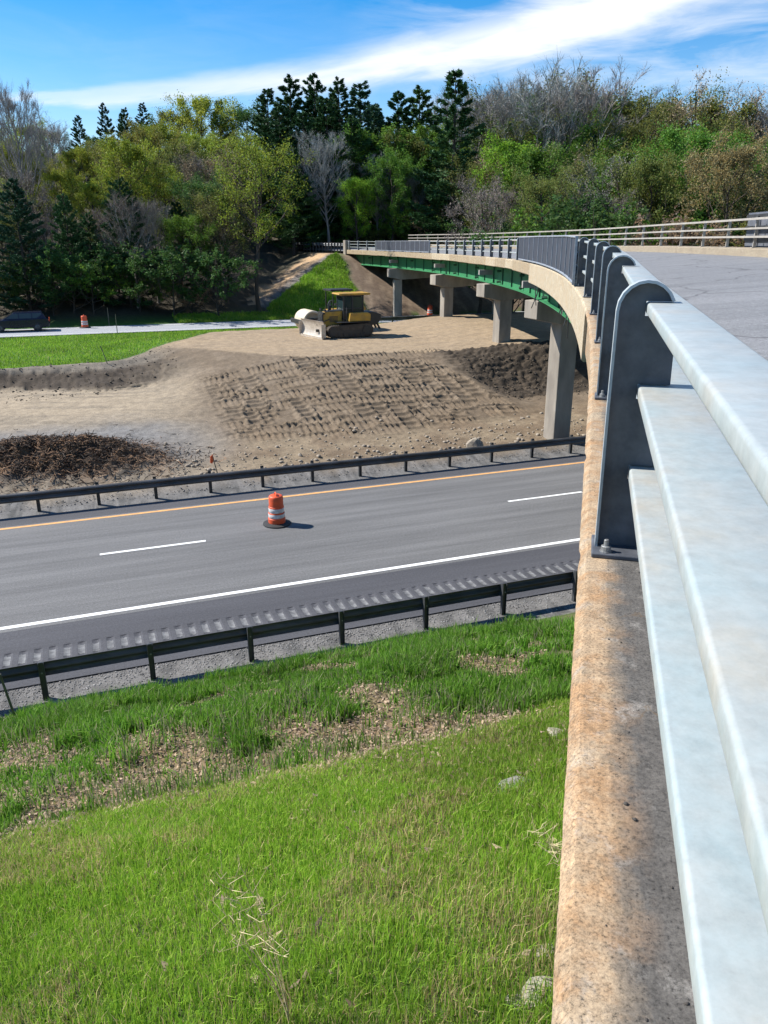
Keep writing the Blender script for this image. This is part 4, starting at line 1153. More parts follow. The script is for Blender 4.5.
def in_view(x, y, z, m=90, ylo=-80, yhi=1104):
    yc = (y)*math.cos(PITCH)-(z-CAM_H)*math.sin(PITCH); zc = y*math.sin(PITCH)+(z-CAM_H)*math.cos(PITCH)
    yc = np.maximum(yc, .05); px = 384+FPX*x/yc; py = 512-FPX*zc/yc
    return (px > -m) & (px < 768+m) & (py > ylo-m) & (py < yhi+m), yc
g_ = np.random.default_rng(5)
def lawn(n, v0, v1, u0, u1, seed):
    g_ = np.random.default_rng(seed)
    u_ = g_.uniform(u0, u1, n); v_ = v0+(v1-v0)*g_.uniform(0, 1, n)
    return u_, v_
def palette(n, dry, seed, bright=1.0):
    g_ = np.random.default_rng(seed)
    t = g_.uniform(0, 1, (n, 1)); c = np.array([.085, .20, .016])*(1-t)+np.array([.235, .365, .042])*t
    dm = (g_.uniform(0, 1, n) < dry)[:, None]
    dc = np.array([.42, .34, .17])*g_.uniform(.6, 1.2, (n, 1))
    return np.where(dm, dc, c*bright*np.array([1.22, 1.18, 1.1]))
ua, va = lawn(420000, 6.0, 14.3, -9, 8.5, 31); ub, vb = lawn(560000, .3, 6.0, -5.5, 4.6, 32)
u_ = np.r_[ua, ub]; v_ = np.r_[va, vb]
x_ = u_*UX+v_*VX; y_ = u_*UY+v_*VY; z_, C_, K_ = terrain(u_, v_, True, True)
vis, dep = in_view(x_, y_, z_)
s_o = np.array(x_)*math.cos(R(14.6))-y_*math.sin(R(14.6))
keep = vis & (s_o < .8) & (y_ > .3)
pat = fbm(u_*.9, v_*.9, 131); pat2 = fbm(u_*2.3, v_*2.3, 137); n1b = fbm(u_*.25, v_*.25, 3)
lit_line = litter_w(u_, v_)
dens = np.clip(1.0-1.05*lit_line, .09, 1)*np.where(v_ > 6.6, sstep(.30, .52, pat+.12), 1)
thin = 0.30*sstep(.50, .68, fbm(u_*1.3, v_*1.3, 151))*sstep(7.5, 5, v_)
dens = dens*(1-thin)
gp = np.random.default_rng(6).uniform(0, 1, len(u_))
# thin out with distance: far blades are drawn wider
wgt = np.clip(7.5/np.maximum(dep, 1), .45, 1.0)
keep &= gp < dens*wgt
edge = sstep(14.3, 13.6, v_+.7*(pat-.5)); keep &= gp < edge+.02
ii = np.where(keep)[0]; n = len(ii)
rough_z = v_[ii]+1.2*(pat2[ii]-.5) > 6.7
Hh = np.random.default_rng(8).uniform(.5, 1.25, n)*np.where(rough_z, .13+.15*(pat[ii] > .52), .065+.05*(pat[ii]))
Ww = np.where(rough_z, .009, .0055)*np.clip(dep[ii]/5.0, .8, 2.2)
dry = np.clip(.09+.36*sstep(.48, .66, fbm(u_[ii]*1.3, v_[ii]*1.3, 151))*sstep(7.8, 4.5, v_[ii])+.35*lit_line[ii], 0, .9)
Cc = palette(n, dry, 9); Cc = Cc*(.68+.8*fbm(u_[ii]*.7, v_[ii]*.7, 161))[:, None]
Cc[rough_z] *= np.array([.62, .76, .85])
blades('grass', np.stack([x_[ii], y_[ii], z_[ii]], -1), Hh, Ww, Cc, .45, label='fresh spring grass on the near bank', seed=3)
# dead leaves in the hollow and scattered in the lawn
def leaf_litter(name, n, seed, v0, v1, wfun, size, label):
    g_ = np.random.default_rng(seed); u_ = g_.uniform(-7, 7, n*9); v_ = g_.uniform(v0, v1, n*9)
    k = g_.uniform(0, 1, n*9) < wfun(u_, v_); u_, v_ = u_[k][:n], v_[k][:n]; m = len(u_)
    x = u_*UX+v_*VX; y = u_*UY+v_*VY; z = terrain(u_, v_, True)+g_.uniform(.005, .05, m)
    a = g_.uniform(0, 6.28, m); s_ = size*g_.uniform(.5, 1.2, m); t1 = g_.normal(0, .45, m); t2 = g_.normal(0, .45, m)
    e1 = np.stack([np.cos(a), np.sin(a), t1], -1)*s_[:, None]; e2 = np.stack([-np.sin(a), np.cos(a), t2], -1)*(s_*.6)[:, None]
    c = np.stack([x, y, z], -1); curl = np.stack([0*a, 0*a, s_*g_.uniform(0, .5, m)], -1)
    V = np.stack([c-e1+curl, c-e2*.9, c+e1+curl, c+e2*.9], 1)
    b = (np.arange(m)*4)[:, None]; T = np.concatenate([b+np.array([[0, 1, 2]]), b+np.array([[0, 2, 3]])], 0)
    col = np.array([.32, .235, .155])*g_.uniform(.3, 1.5, (m, 1))+np.array([.0, .01, .02])*g_.uniform(0, 1, (m, 1))
    o = np_mesh(name, V.reshape(-1, 3), T, M['litter'], None, np.repeat(col[:, None], 4, 1).reshape(-1, 3)); tag(o, label, None, None, 'stuff')
def wlit(u_, v_): return litter_w(u_, v_)**1.1+.05*(v_ > 6.0)+.06*np.exp(-((v_-7.2)/2.2)**2)
leaf_litter('leaf_litter', 26000, 41, 4.0, 13.8, wlit, .029, 'brown dead leaves lying in the hollow of the near bank')
leaf_litter('leaf_litter', 700, 43, .5, 8.5, lambda u_, v_: .15+0*u_, .035, 'scattered dead leaves in the mown part of the near bank')

# grass beyond: bench and ramp embankment
def far_grass(n, seed, fn, hh, ww, label, bright=1.0, dry=.04):
    g_ = np.random.default_rng(seed); u_, v_ = fn(g_, n)
    z, C, K = terrain(u_, v_, True, True); x = u_*UX+v_*VX; y = u_*UY+v_*VY
    vis, dep = in_view(x, y, z, 40)
    gr = (C[:, 1] > C[:, 0]*1.35)
    k = np.where(vis & gr)[0]; m = len(k)
    c = palette(m, dry, seed+1, bright)*(.6+.8*fbm(u_[k]*.5, v_[k]*.5, 171))[:, None]
    blades('grass', np.stack([x[k], y[k], z[k]], -1), hh*g_.uniform(.4, 1.2, m), np.full(m, ww), c, .5, label=label, seed=seed)
far_grass(110000, 51, lambda g_, n: (g_.uniform(-14, 30, n), g_.uniform(46, 64.5, n)), .16, .035, 'bright grass strip between the dirt works and the far road', 1.15)
far_grass(120000, 53, lambda g_, n: (g_.uniform(8, 34, n), g_.uniform(70.3, 90, n)), .35, .06, 'long grass on the embankment below the far abutment', 1.1)

# dry weeds sticking up from the near bank
def weed(px, py, label, n=7, h=1.0, seed=0):
    d = pix_dir(px, py); hh = math.hypot(d[0], d[1])
    for q in np.arange(1.2, 16, .04):
        X_, Y_ = d[0]/hh*q, d[1]/hh*q
        if CAM_H+d[2]/hh*q < gz(X_, Y_): break
    o = empty('dry_weed', (X_, Y_, gz(X_, Y_)), 0, label, 'weed'); rr = random.Random(seed)
    for k in range(n):
        mb = MB(); a = rr.uniform(2.0, 4.2); L = h*rr.uniform(.5, 1.0); pts = []
        lean = rr.uniform(.2, .75)
        for t in np.linspace(0, 1, 7): pts.append(Vector((math.cos(a)*lean*L*t**1.5, math.sin(a)*lean*L*t**1.5*.6+rr.uniform(-.008, .008), L*t*(1-.25*lean*t))))
        mb.tube(pts, [.0024*(1-.7*t) for t in np.linspace(0, 1, 7)], 4, False)
        if k < 3:
            for j in range(16):
                i = rr.randrange(3, 6); p = pts[i].lerp(pts[i+1], rr.random()); q = p+Vector((rr.uniform(-.1, .1), rr.uniform(-.1, .1), rr.uniform(-.01, .09)))
                mb.tube([p, q], [.0012, .0006], 3, False)
                for _ in range(2):
                    e = q+Vector((rr.uniform(-.025, .025), rr.uniform(-.025, .025), rr.uniform(-.02, .03)))
                    mb.tube([q, e], [.0014, .0008], 3, False)
        mb.build('stem', M['dry'], o, fix=False)
weed(292, 1035, 'branching dry straw weed standing in the lawn near the bottom', 8, 1.0, 3)
weed(585, 900, 'thin dry grass stems leaning out beside the kerb', 6, .6, 5)

# ------------------------------------------------------------------ trees
def rot_about(v, axis, ang): return Matrix.Rotation(ang, 3, axis) @ v
def quads_from(C, S, g_, flat=0.0, aspect=.6):
    m = len(C); a = g_.normal(0, 1, (m, 3)); a[:, 2] *= (1-flat); a /= np.linalg.norm(a, axis=1)[:, None]+1e-9
    b = g_.normal(0, 1, (m, 3)); b[:, 2] *= (1-flat); b -= a*(a*b).sum(1)[:, None]; b /= np.linalg.norm(b, axis=1)[:, None]+1e-9
    a = a*S[:, None]; b = b*(S*aspect)[:, None]
    V = np.stack([C-a, C-b*.9+a*.1, C+a, C+b*.9+a*.1], 1)
    return V.reshape(-1, 3), np.arange(m*4).reshape(m, 4)
def deciduous(seed, H=16, spread=.30, trunk_free=.3, n_limb=16, leaf_n=9000, leaf_s=.17, bare=False, upright=.5, twig_n=3):
    """returns (wood MB, leaf V, F, colour) - limbs climb from the trunk, fork twice and end in leafy twigs"""
    rr = random.Random(seed); g_ = np.random.default_rng(seed); w = MB(); tips = []
    tw = []
    Rt = H*.014
    pts = []; x = y = 0
    for t in np.linspace(0, 1, 9):
        pts.append(Vector((x, y, H*.93*t))); x += rr.uniform(-.25, .25)*H/16; y += rr.uniform(-.25, .25)*H/16
    w.tube(pts, [Rt*(1.25 if i == 0 else 1)*(1-.85*i/8) for i in range(9)], 7, False)
    def tp(t):
        f = t*8; i = min(7, int(f)); return pts[i].lerp(pts[i+1], f-i)
    def env(zf):  # crown radius against relative height
        q = (zf-trunk_free)/(1-trunk_free); return spread*H*max(.12, math.sin(math.pi*min(1, max(0, q*.86+.14)))**.75)
    for i in range(n_limb):
        t = trunk_free*.85+(1-trunk_free*.9)*(i+.5)/n_limb*.93; az = i*2.4+rr.uniform(-.4, .4)
        p0 = tp(min(t, .98)); rad = env(min(1, t+.08))*rr.uniform(.75, 1.1)
        rise = rad*(upright+rr.uniform(.1, .7))
        p3 = p0+Vector((math.cos(az)*rad, math.sin(az)*rad, rise))
        if p3.z > H*.97: p3.z = H*rr.uniform(.88, .97)
        bend = Vector((math.cos(az), math.sin(az), -.25))*rad*.15
        limb = [p0, p0.lerp(p3, .33)+bend*.7+Vector((rr.uniform(-.2, .2), rr.uniform(-.2, .2), 0)), p0.lerp(p3, .66)+bend*.6, p3]
        r0 = Rt*.42*(1-.6*t)+.012
        w.tube(limb, [r0, r0*.7, r0*.45, .012], 5, False)
        L = (p3-p0).length
        for j in range(7):
            f = .25+.75*(j+rr.random())/7; k = min(2, int(f*3)); q0 = limb[k].lerp(limb[k+1], min(1, f*3-k))
            d = (p3-p0).normalized(); ax = Vector((rr.gauss(0, 1), rr.gauss(0, 1), rr.gauss(0, 1))).normalized()
            d = rot_about(d, ax, rr.uniform(.45, 1.05)); d.z += .25; d.normalize()
            l = L*rr.uniform(.22, .45)*(1.1-.5*f)+.3; q1 = q0+d*l
            w.tube([q0, q0.lerp(q1, .5)+Vector((rr.uniform(-.1, .1),)*3), q1], [r0*.32+.006, r0*.2+.005, .006], 3, False)
            for m in range(twig_n+2):
                f2 = .3+.7*rr.random(); s0 = q0.lerp(q1, f2); ax = Vector((rr.gauss(0, 1), rr.gauss(0, 1), rr.gauss(0, 1))).normalized()
                dd = rot_about(d, ax, rr.uniform(.3, 1.0)); dd.z += .25; s1 = s0+dd.normalized()*l*rr.uniform(.3, .6)
                tw.append((s0, s1)); tips.append(s1); tips.append(s0.lerp(s1, .5))
    tips = np.array([v[:] for v in tips])
    if bare:
        V = []; Fq = []; b = 0; col = []
        for (s0, s1) in tw:
            segs = [(s0, s1, .011)]
            for _ in range(8):
                a = s0.lerp(s1, rr.uniform(.15, 1)); d = (s1-s0).normalized()+Vector((rr.gauss(0, .55), rr.gauss(0, .55), rr.gauss(.25, .45)))
                segs.append((a, a+d.normalized()*(s1-s0).length*rr.uniform(.35, .9), .0065))
            for (a, c, r) in segs:
                n_ = (c-a).cross(Vector((rr.gauss(0, 1), rr.gauss(0, 1), rr.gauss(0, 1)))).normalized()*r*1.5
                V += [a-n_, a+n_, c+n_*.4, c-n_*.4]; Fq.append((b, b+1, b+2, b+3)); b += 4; col += [rr.uniform(.7, 1.25)]*4
        V = np.array([v[:] for v in V])
        # swelling buds: specks of colour along the twigs
        nb = leaf_n
        if nb:
            C = tips[g_.integers(0, len(tips), nb)]+g_.normal(0, .28, (nb, 3)); q, fq = quads_from(C, np.full(nb, leaf_s)*g_.uniform(.5, 1.2, nb), g_)
            V = np.concatenate([V, q]); Fq = np.concatenate([np.array(Fq), fq+b]); col = np.concatenate([np.array(col), np.repeat(g_.uniform(.9, 1.7, nb), 4)])
        col = np.array(col)[:, None]*np.ones(3)
        return w, V, np.array(Fq), col
    C = tips[g_.integers(0, len(tips), leaf_n)]+g_.normal(0, .26*H/16, (leaf_n, 3))
    V, Fq = quads_from(C, leaf_s*g_.uniform(.5, 1.3, leaf_n), g_)
    t = g_.uniform(.62, 1.3, leaf_n)[:, None]; warm = g_.uniform(-.18, .18, leaf_n)[:, None]
    col = t*np.concatenate([1+warm, np.ones_like(warm), 1-warm], 1)
    return w, V, Fq, np.repeat(col, 4, 0)
def conifer(seed, H=24, rad=.19, free=.12, gap=.85, droop=0.0, per=520, ragged=.35, needle=.42):
    rr = random.Random(seed); g_ = np.random.default_rng(seed); w = MB(); Cs = []; Ds = []
    w.tube([(0, 0, 0), (rr.uniform(-.15, .15), rr.uniform(-.15, .15), H*.5), (0, 0, H*.995)], [H*.013, H*.008, .02], 7, False)
    z = H*free
    while z < H*.985:
        t = (z/H-free)/(1-free)
        L0 = rad*H*(1-t)**.8*(.55+.45*min(1, t*5+.4))+.22
        nb = rr.randint(4, 6); a0 = rr.uniform(0, 6.28)
        for k in range(nb):
            L = L0*rr.uniform(1-ragged, 1+ragged*.6)
            if rr.random() < .10: continue
            a = a0+6.283*k/nb+rr.uniform(-.3, .3); up = rr.uniform(.12, .30)+.2*t*t-droop*(1-t)
            p0 = Vector((0, 0, z+rr.uniform(-.3, .3))); p1 = p0+Vector((math.cos(a)*L*.6, math.sin(a)*L*.6, L*up*.35)); p2 = p0+Vector((math.cos(a)*L, math.sin(a)*L, L*up+L*.10))
            w.tube([p0, p1, p2], [.045*(1-t)+.015, .025, .008], 3, False)
            m = int(12+L*30)
            for _ in range(m):
                f = .25+.75*math.sqrt(rr.random()); c = (p0.lerp(p1, f/.6) if f < .6 else p1.lerp(p2, (f-.6)/.4))
                side = (rr.random()-.5)*L*.42*(1.15-f*.6); c = c+Vector((-math.sin(a)*side, math.cos(a)*side, rr.gauss(.06, .09)+abs(side)*.12))
                Cs.append(c); Ds.append((math.cos(a)+rr.gauss(0, .4), math.sin(a)+rr.gauss(0, .4), rr.gauss(.35, .3)))
        z += gap*rr.uniform(.7, 1.25)*(1-.5*t)
    C = np.array([c[:] for c in Cs]); D = np.array(Ds); D /= np.linalg.norm(D, axis=1)[:, None]; n = len(C)
    V = []; F_ = []
    # every spray is three crossed narrow blades
    out = []; cols = []
    for q in range(3):
        A = D+g_.normal(0, .45, D.shape); A /= np.linalg.norm(A, axis=1)[:, None]
        B = np.cross(A, g_.normal(0, 1, D.shape)); B /= np.linalg.norm(B, axis=1)[:, None]+1e-9
        s_ = needle*g_.uniform(.6, 1.25, n)[:, None]
        out.append(np.stack([C-A*s_*.35, C-B*s_*.20+A*s_*.2, C+A*s_, C+B*s_*.20+A*s_*.2], 1).reshape(-1, 3))
        cols.append(np.repeat(g_.uniform(.6, 1.35, n), 4))
    V = np.concatenate(out); Fq = np.arange(len(V)).reshape(-1, 4); col = np.concatenate(cols)[:, None]*np.ones(3)
    return w, V, Fq, col

PROTO = {}
def proto(key, data, H, leafmat, bark, name):
    w, V, Fq, col = data
    wm = w.build('trunk', M[bark], None, True, fix=False, angle=80); lm = np_mesh('crown', V, Fq, M[leafmat], None, col)
    me_w, me_l = wm.data, lm.data
    bpy.data.objects.remove(wm); bpy.data.objects.remove(lm)
    PROTO[key] = (me_w, me_l, H, name)
for i in range(3): proto('dec%d' % i, deciduous(100+i, 16, .25, .25, 20, 20000, .105, upright=.85), 16, 'leaf', 'bark', 'leafing_tree')
for i in range(2): proto('open%d' % i, deciduous(120+i, 16, .27, .44, 24, 13000, .085, upright=.75), 16, 'leaf', 'bark', 'leafing_tree')
for i in range(2): proto('tall%d' % i, deciduous(130+i, 18, .18, .2, 20, 18000, .11, upright=1.1), 18, 'leaf', 'bark', 'leafing_tree')
for i in range(3): proto('bare%d' % i, deciduous(140+i, 18, .19, .28, 28, 2500, .05, bare=True, upright=1.7, twig_n=5), 18, 'twig', 'bark_grey', 'bare_tree')
for i in range(2): proto('brown%d' % i, deciduous(150+i, 16, .24, .28, 20, 7000, .07, bare=True, upright=1.0), 16, 'twig', 'bark', 'budding_tree')
for i in range(3): proto('pine%d' % i, conifer(160+i, 24, .22, .08, gap=1.2, needle=.34), 24, 'needle', 'bark', 'pine_tree')
for i in range(2): proto('spruce%d' % i, conifer(170+i, 18, .27, .05, .95, .15, needle=.30), 18, 'needle', 'bark', 'pine_tree')
proto('lone', conifer(181, 24, .17, .12, 1.15, 0, ragged=.55, needle=.36), 24, 'needle', 'bark', 'pine_tree')
for i in range(2): proto('shrub%d' % i, deciduous(190+i, 5, .55, .05, 14, 6500, .09), 5, 'leaf', 'bark', 'shrub')

LEAFC = dict(yellow=(.245, .30, .035), gold=(.215, .215, .05), lime=(.17, .32, .028), green=(.115, .225, .03), olive=(.165, .185, .045), deep=(.065, .13, .032), pine=(.040, .098, .034), bluepine=(.042, .10, .054), grey=(.30, .285, .27), brown=(.27, .205, .13), mauve=(.20, .175, .15), tan=(.26, .20, .09))
tree_rng = random.Random(77)
def plant(key, px, ytop, D, colour, label, group=None, wide=1.0, cat='tree', base_px=None, hmin=3):
    me_w, me_l, H0, nm = PROTO[key]
    x, y, zt = bearing(px, ytop, D); zb = gz(x, y)-.15; h = max(hmin, zt-zb); s = h/H0
    o = empty(nm, (x, y, zb), tree_rng.uniform(0, 6.28), label, cat, group); o.scale = (s*wide, s*wide, s)
    t = bpy.data.objects.new('trunk', me_w); COL.objects.link(t); t.parent = o
    c = bpy.data.objects.new('crown', me_l); COL.objects.link(c); c.parent = o
    k = LEAFC[colour]; j = tree_rng.uniform(.82, 1.18); c.color = (k[0]*j*tree_rng.uniform(.92, 1.08), k[1]*j, k[2]*j, 1)
    return o
# -- individual trees one can point to
plant('open0', 250, 136, 77, 'yellow', 'round yellow-green tree with a bare trunk standing on the ramp embankment', None, 1.0)
plant('pine0', 290, 78, 108, 'pine', 'tall dark pine at the left of the cluster above the bulldozer', 'dark pines above the ramp', 1.5)
plant('pine1', 314, 76, 110, 'pine', 'dark pine second from the left in the cluster above the ramp', 'dark pines above the ramp', 1.5)
plant('pine2', 338, 79, 107, 'pine', 'dark pine in the middle of the cluster above the ramp', 'dark pines above the ramp', 1.45)
plant('pine0', 360, 84, 109, 'bluepine', 'broad dark pine at the right of the cluster above the ramp', 'dark pines above the ramp', 1.6)
plant('pine1', 267, 90, 112, 'pine', 'shorter dark pine on the left flank of the pine cluster', 'dark pines above the ramp', 1.5)
plant('pine2', 303, 112, 101, 'pine', 'lower dark pine in front of the pine cluster', 'dark pines above the ramp', 1.5)
plant('pine0', 352, 118, 101, 'pine', 'lower dark pine at the right front of the pine cluster', 'dark pines above the ramp', 1.5)
plant('pine1', 279, 104, 103, 'pine', 'mid-height dark pine filling the left front of the pine cluster', 'dark pines above the ramp', 1.6)
plant('pine0', 326, 98, 104, 'pine', 'mid-height dark pine filling the middle of the pine cluster', 'dark pines above the ramp', 1.6)
plant('pine2', 374, 106, 105, 'bluepine', 'mid-height dark pine on the right flank of the pine cluster', 'dark pines above the ramp', 1.6)
plant('pine2', 290, 148, 97, 'pine', 'low dark pine under the pine cluster behind the round yellow-green tree', 'dark pines above the ramp', 1.6)
plant('pine1', 398, 93, 110, 'pine', 'dark pine between the pine cluster and the lone spire pine', None, 1.6)
plant('pine0', 420, 89, 113, 'deep', 'rounder dark green pine just left of the lone spire pine', None, 1.6)
plant('lone', 456, 69, 96, 'pine', 'lone spire-topped pine rising above all trees behind the bridge', None, 1.5)
plant('bare0', 325, 138, 98, 'grey', 'pale grey leafless tree in front of the dark pine cluster', None, 1.1)
plant('tall0', 356, 172, 96, 'lime', 'bright green young tree behind the far end of the railing', None, 1.25)
plant('dec1', 392, 152, 97, 'green', 'rounded green tree behind the railing left of the lone spire pine', None, 1.0)
plant('tall1', 506, 128, 90, 'lime', 'narrow bright green tree behind the middle of the bridge', None, 1.15)
plant('bare1', 545, 76, 100, 'grey', 'tallest bare grey tree against the sky behind the bridge', None, 1.15)
plant('bare2', 502, 86, 104, 'grey', 'bare grey tree right of the lone spire pine', None, 1.1)
plant('bare0', 592, 80, 102, 'grey', 'bare grey tree on the skyline right of the tallest bare tree', None, 1.2)
plant('dec2', 700, 118, 82, 'green', 'broad green tree behind the far railing at the right', None, 1.05)
plant('dec0', 655, 150, 78, 'olive', 'olive green tree behind the far railing', None, .9)
plant('bare1', 5, 87, 92, 'grey', 'bare tree against the blue sky at the left edge', None, .75)
plant('bare2', 44, 122, 108, 'grey', 'fine-twigged bare tree beside the left edge skyline', None, 1.0)
plant('pine1', 103, 104, 140, 'bluepine', 'distant wind-blown pine poking over the left skyline', None, 1.0)
plant('pine0', 120, 116, 142, 'pine', 'small distant pine beside the wind-blown pine on the skyline', None, .8)
plant('pine2', 142, 103, 136, 'pine', 'distant dark pine at the top of the wooded hill', None, 1.3)
plant('dec2', 130, 134, 86, 'yellow', 'bright yellow-green tree in the sun above the dark pines', None, 1.0)
plant('spruce0', 118, 176, 77.5, 'pine', 'dark spreading pine behind the small orange barrel', None, 1.15)
plant('spruce1', 12, 182, 77, 'bluepine', 'dark pine above the parked car', None, 1.3)
plant('spruce0', 62, 192, 79, 'pine', 'dark pine between the parked car and the spreading pine', None, 1.0)
plant('dec0', 186, 212, 79, 'green', 'low green tree at the wood edge left of the ramp', None, 1.25)
plant('brown0', 215, 196, 80, 'brown', 'brown budding tree beside the low green tree at the wood edge', None, 1.0)
plant('dec1', 738, 140, 74, 'tan', 'tan budding tree behind the railing at the right edge', None, 1.0)
# -- the wood behind, layer after layer
SKY = [(-60, 118), (0, 118), (40, 128), (70, 122), (100, 118), (130, 108), (160, 102), (200, 94), (240, 97), (262, 94), (300, 92), (340, 92), (372, 98), (390, 104), (430, 100), (470, 104), (500, 98), (540, 88), (580, 92), (620, 98), (660, 102), (700, 98), (740, 104), (768, 104), (840, 100)]
def skyline(px): return float(np.interp(px, [a for a, b in SKY], [b for a, b in SKY]))
REG = [(-999, 100, 'wood at the left edge'), (100, 235, 'wood behind the far road'), (235, 345, 'wood above the ramp'), (345, 480, 'wood past the bridge end'), (480, 620, 'wood past the bridge middle'), (620, 999, 'wood past the right railing')]
def region(px):
    for a, b, t in REG:
        if a <= px < b: return t
KW = {'dec': 'leafing', 'open': 'thinly leafed', 'tall': 'slender leafing', 'bare': 'leafless', 'brown': 'budding', 'pine': 'evergreen', 'spruce': 'evergreen'}
CW = dict(yellow='yellow-green', gold='golden', lime='bright green', green='fresh green', olive='olive', deep='dark green', pine='dark', bluepine='blue-green', grey='grey', brown='brown', mauve='greyish brown', tan='tan')
LW = ('front row of the ', 'second row of the ', 'third row of the ', 'skyline of the ')
layers = [(0, 80, 72, 22), (1, 90, 48, 25), (2, 103, 24, 26), (3, 122, 2, 24)]
for (li, D0, drop, step) in layers:
    px = -50
    while px < 820:
        q = tree_rng.random(); D = D0+tree_rng.uniform(-4, 4)
        if 222 < px < 470: D = max(D, 100+tree_rng.uniform(0, 8))
        top = skyline(px)+drop+tree_rng.uniform(-8, 16)
        if px > 345 and li < 2: top += (26, 10)[li]
        if px < 235:
            if li == 0: k, c = [('brown', 'mauve'), ('dec', 'deep'), ('open', 'olive'), ('bare', 'mauve'), ('spruce', 'pine')][int(q*5)]
            elif li == 1: k, c = [('open', 'gold'), ('dec', 'yellow'), ('brown', 'mauve'), ('open', 'olive'), ('brown', 'brown')][int(q*5)]
            elif li == 2: k, c = [('dec', 'yellow'), ('open', 'gold'), ('dec', 'olive'), ('dec', 'gold')][int(q*4)]
            else: k, c = [('dec', 'olive'), ('dec', 'yellow'), ('bare', 'mauve'), ('dec', 'deep'), ('pine', 'pine')][int(q*5)]
            if li == 0: top += 14
        elif px < 345:
            k, c = [('pine', 'pine'), ('pine', 'pine'), ('dec', 'deep'), ('pine', 'deep'), ('pine', 'deep')][int(q*5)]
            if li == 2: top += 40
            if li < 2: top += 48; k, c = [('open', 'olive'), ('dec', 'deep'), ('brown', 'mauve'), ('spruce', 'pine')][int(q*4)]
        elif px < 480:
            k, c = [('dec', 'green'), ('open', 'olive'), ('dec', 'olive'), ('bare', 'grey'), ('pine', 'deep'), ('brown', 'mauve')][int(q*6)]
            if li == 3 and px < 440: k, c = 'pine', 'pine'
            if li == 0: top += 18
        else:
            if li == 3: k, c = [('bare', 'grey'), ('brown', 'brown'), ('dec', 'olive'), ('bare', 'grey'), ('open', 'olive')][int(q*5)]; top -= 4
            elif li == 2: k, c = [('dec', 'olive'), ('open', 'olive'), ('brown', 'brown'), ('tall', 'green'), ('bare', 'grey'), ('dec', 'green')][int(q*6)]; top += tree_rng.uniform(-12, 8)
            elif li == 1: k, c = [('tall', 'olive'), ('dec', 'green'), ('brown', 'brown'), ('open', 'olive'), ('dec', 'deep'), ('tall', 'green')][int(q*6)]; top += tree_rng.uniform(-30, 6)
            else: k, c = [('tall', 'green'), ('dec', 'deep'), ('brown', 'mauve'), ('open', 'olive'), ('tall', 'deep')][int(q*5)]; top += tree_rng.uniform(-40, 0)
        nvar = {'dec': 3, 'open': 2, 'tall': 2, 'bare': 3, 'brown': 2, 'pine': 3, 'spruce': 2}[k]
        noun = 'pine' if k in ('pine', 'spruce') else 'tree'
        lab = '%s %s %s in the %s%s' % (CW[c], KW[k], noun, LW[li], region(px))
        plant('%s%d' % (k, tree_rng.randrange(nvar)), px, top, D, c, lab, 'trees of the '+region(px), tree_rng.uniform(.95, 1.3))
        px += step*tree_rng.uniform(.75, 1.25)
# understorey shrubs along the wood edge and behind the bridge
px = -30
while px < 800:
    D = tree_rng.uniform(74.5, 78) if px < 228 else (tree_rng.uniform(98, 104) if px < 480 else tree_rng.uniform(66, 76))
    yt = (tree_rng.uniform(252, 292) if px < 228 else tree_rng.uniform(212, 234)); c = tree_rng.choice(['deep', 'green', 'olive', 'deep', 'brown'])
    plant('shrub%d' % tree_rng.randrange(2), px, yt, D, c, '%s shrub in the understorey of the %s' % (CW[c], region(px)), 'understorey shrubs', 1.2, 'shrub', hmin=2.0)
    px += tree_rng.uniform(15, 26) if px < 470 else tree_rng.uniform(34, 60)

# ------------------------------------------------------------------ sky, sun, camera
SUN_AZ, SUN_EL = math.atan2(-.97, .25), R(43)
w = bpy.data.worlds.new('World'); sc.world = w; w.use_nodes = True
nt = w.node_tree; bg = nt.nodes['Background']
sky = ND(nt, 'ShaderNodeTexSky', sky_type='NISHITA'); sky.sun_disc = False; sky.sun_elevation = SUN_EL; sky.sun_rotation = SUN_AZ
sky.altitude = 200; sky.air_density = 1.0; sky.dust_density = .2; sky.ozone_density = 4.0
hs = ND(nt, 'ShaderNodeHueSaturation'); hs.inputs['Saturation'].default_value = 1.5; hs.inputs['Value'].default_value = 1.22; nt.links.new(sky.outputs[0], hs.inputs['Color'])
# cirrus: a wispy band laid out on bearing and elevation
tc = ND(nt, 'ShaderNodeTexCoord'); sp_ = ND(nt, 'ShaderNodeSeparateXYZ'); nt.links.new(tc.outputs['Generated'], sp_.inputs[0])
def math_(op, a, b=None, c=None):
    n = ND(nt, 'ShaderNodeMath', operation=op)
    for i, v in enumerate((a, b, c)):
        if v is None: continue
        if hasattr(v, 'is_linked'): nt.links.new(v, n.inputs[i])
        else: n.inputs[i].default_value = v
    return n.outputs[0]
az_ = math_('ARCTAN2', sp_.outputs['X'], sp_.outputs['Y']); hyp = math_('SQRT', math_('ADD', math_('MULTIPLY', sp_.outputs['X'], sp_.outputs['X']), math_('MULTIPLY', sp_.outputs['Y'], sp_.outputs['Y'])))
el_ = math_('ARCTAN2', sp_.outputs['Z'], hyp)
cb_ = ND(nt, 'ShaderNodeCombineXYZ'); nt.links.new(az_, cb_.inputs[0]); nt.links.new(el_, cb_.inputs[1])
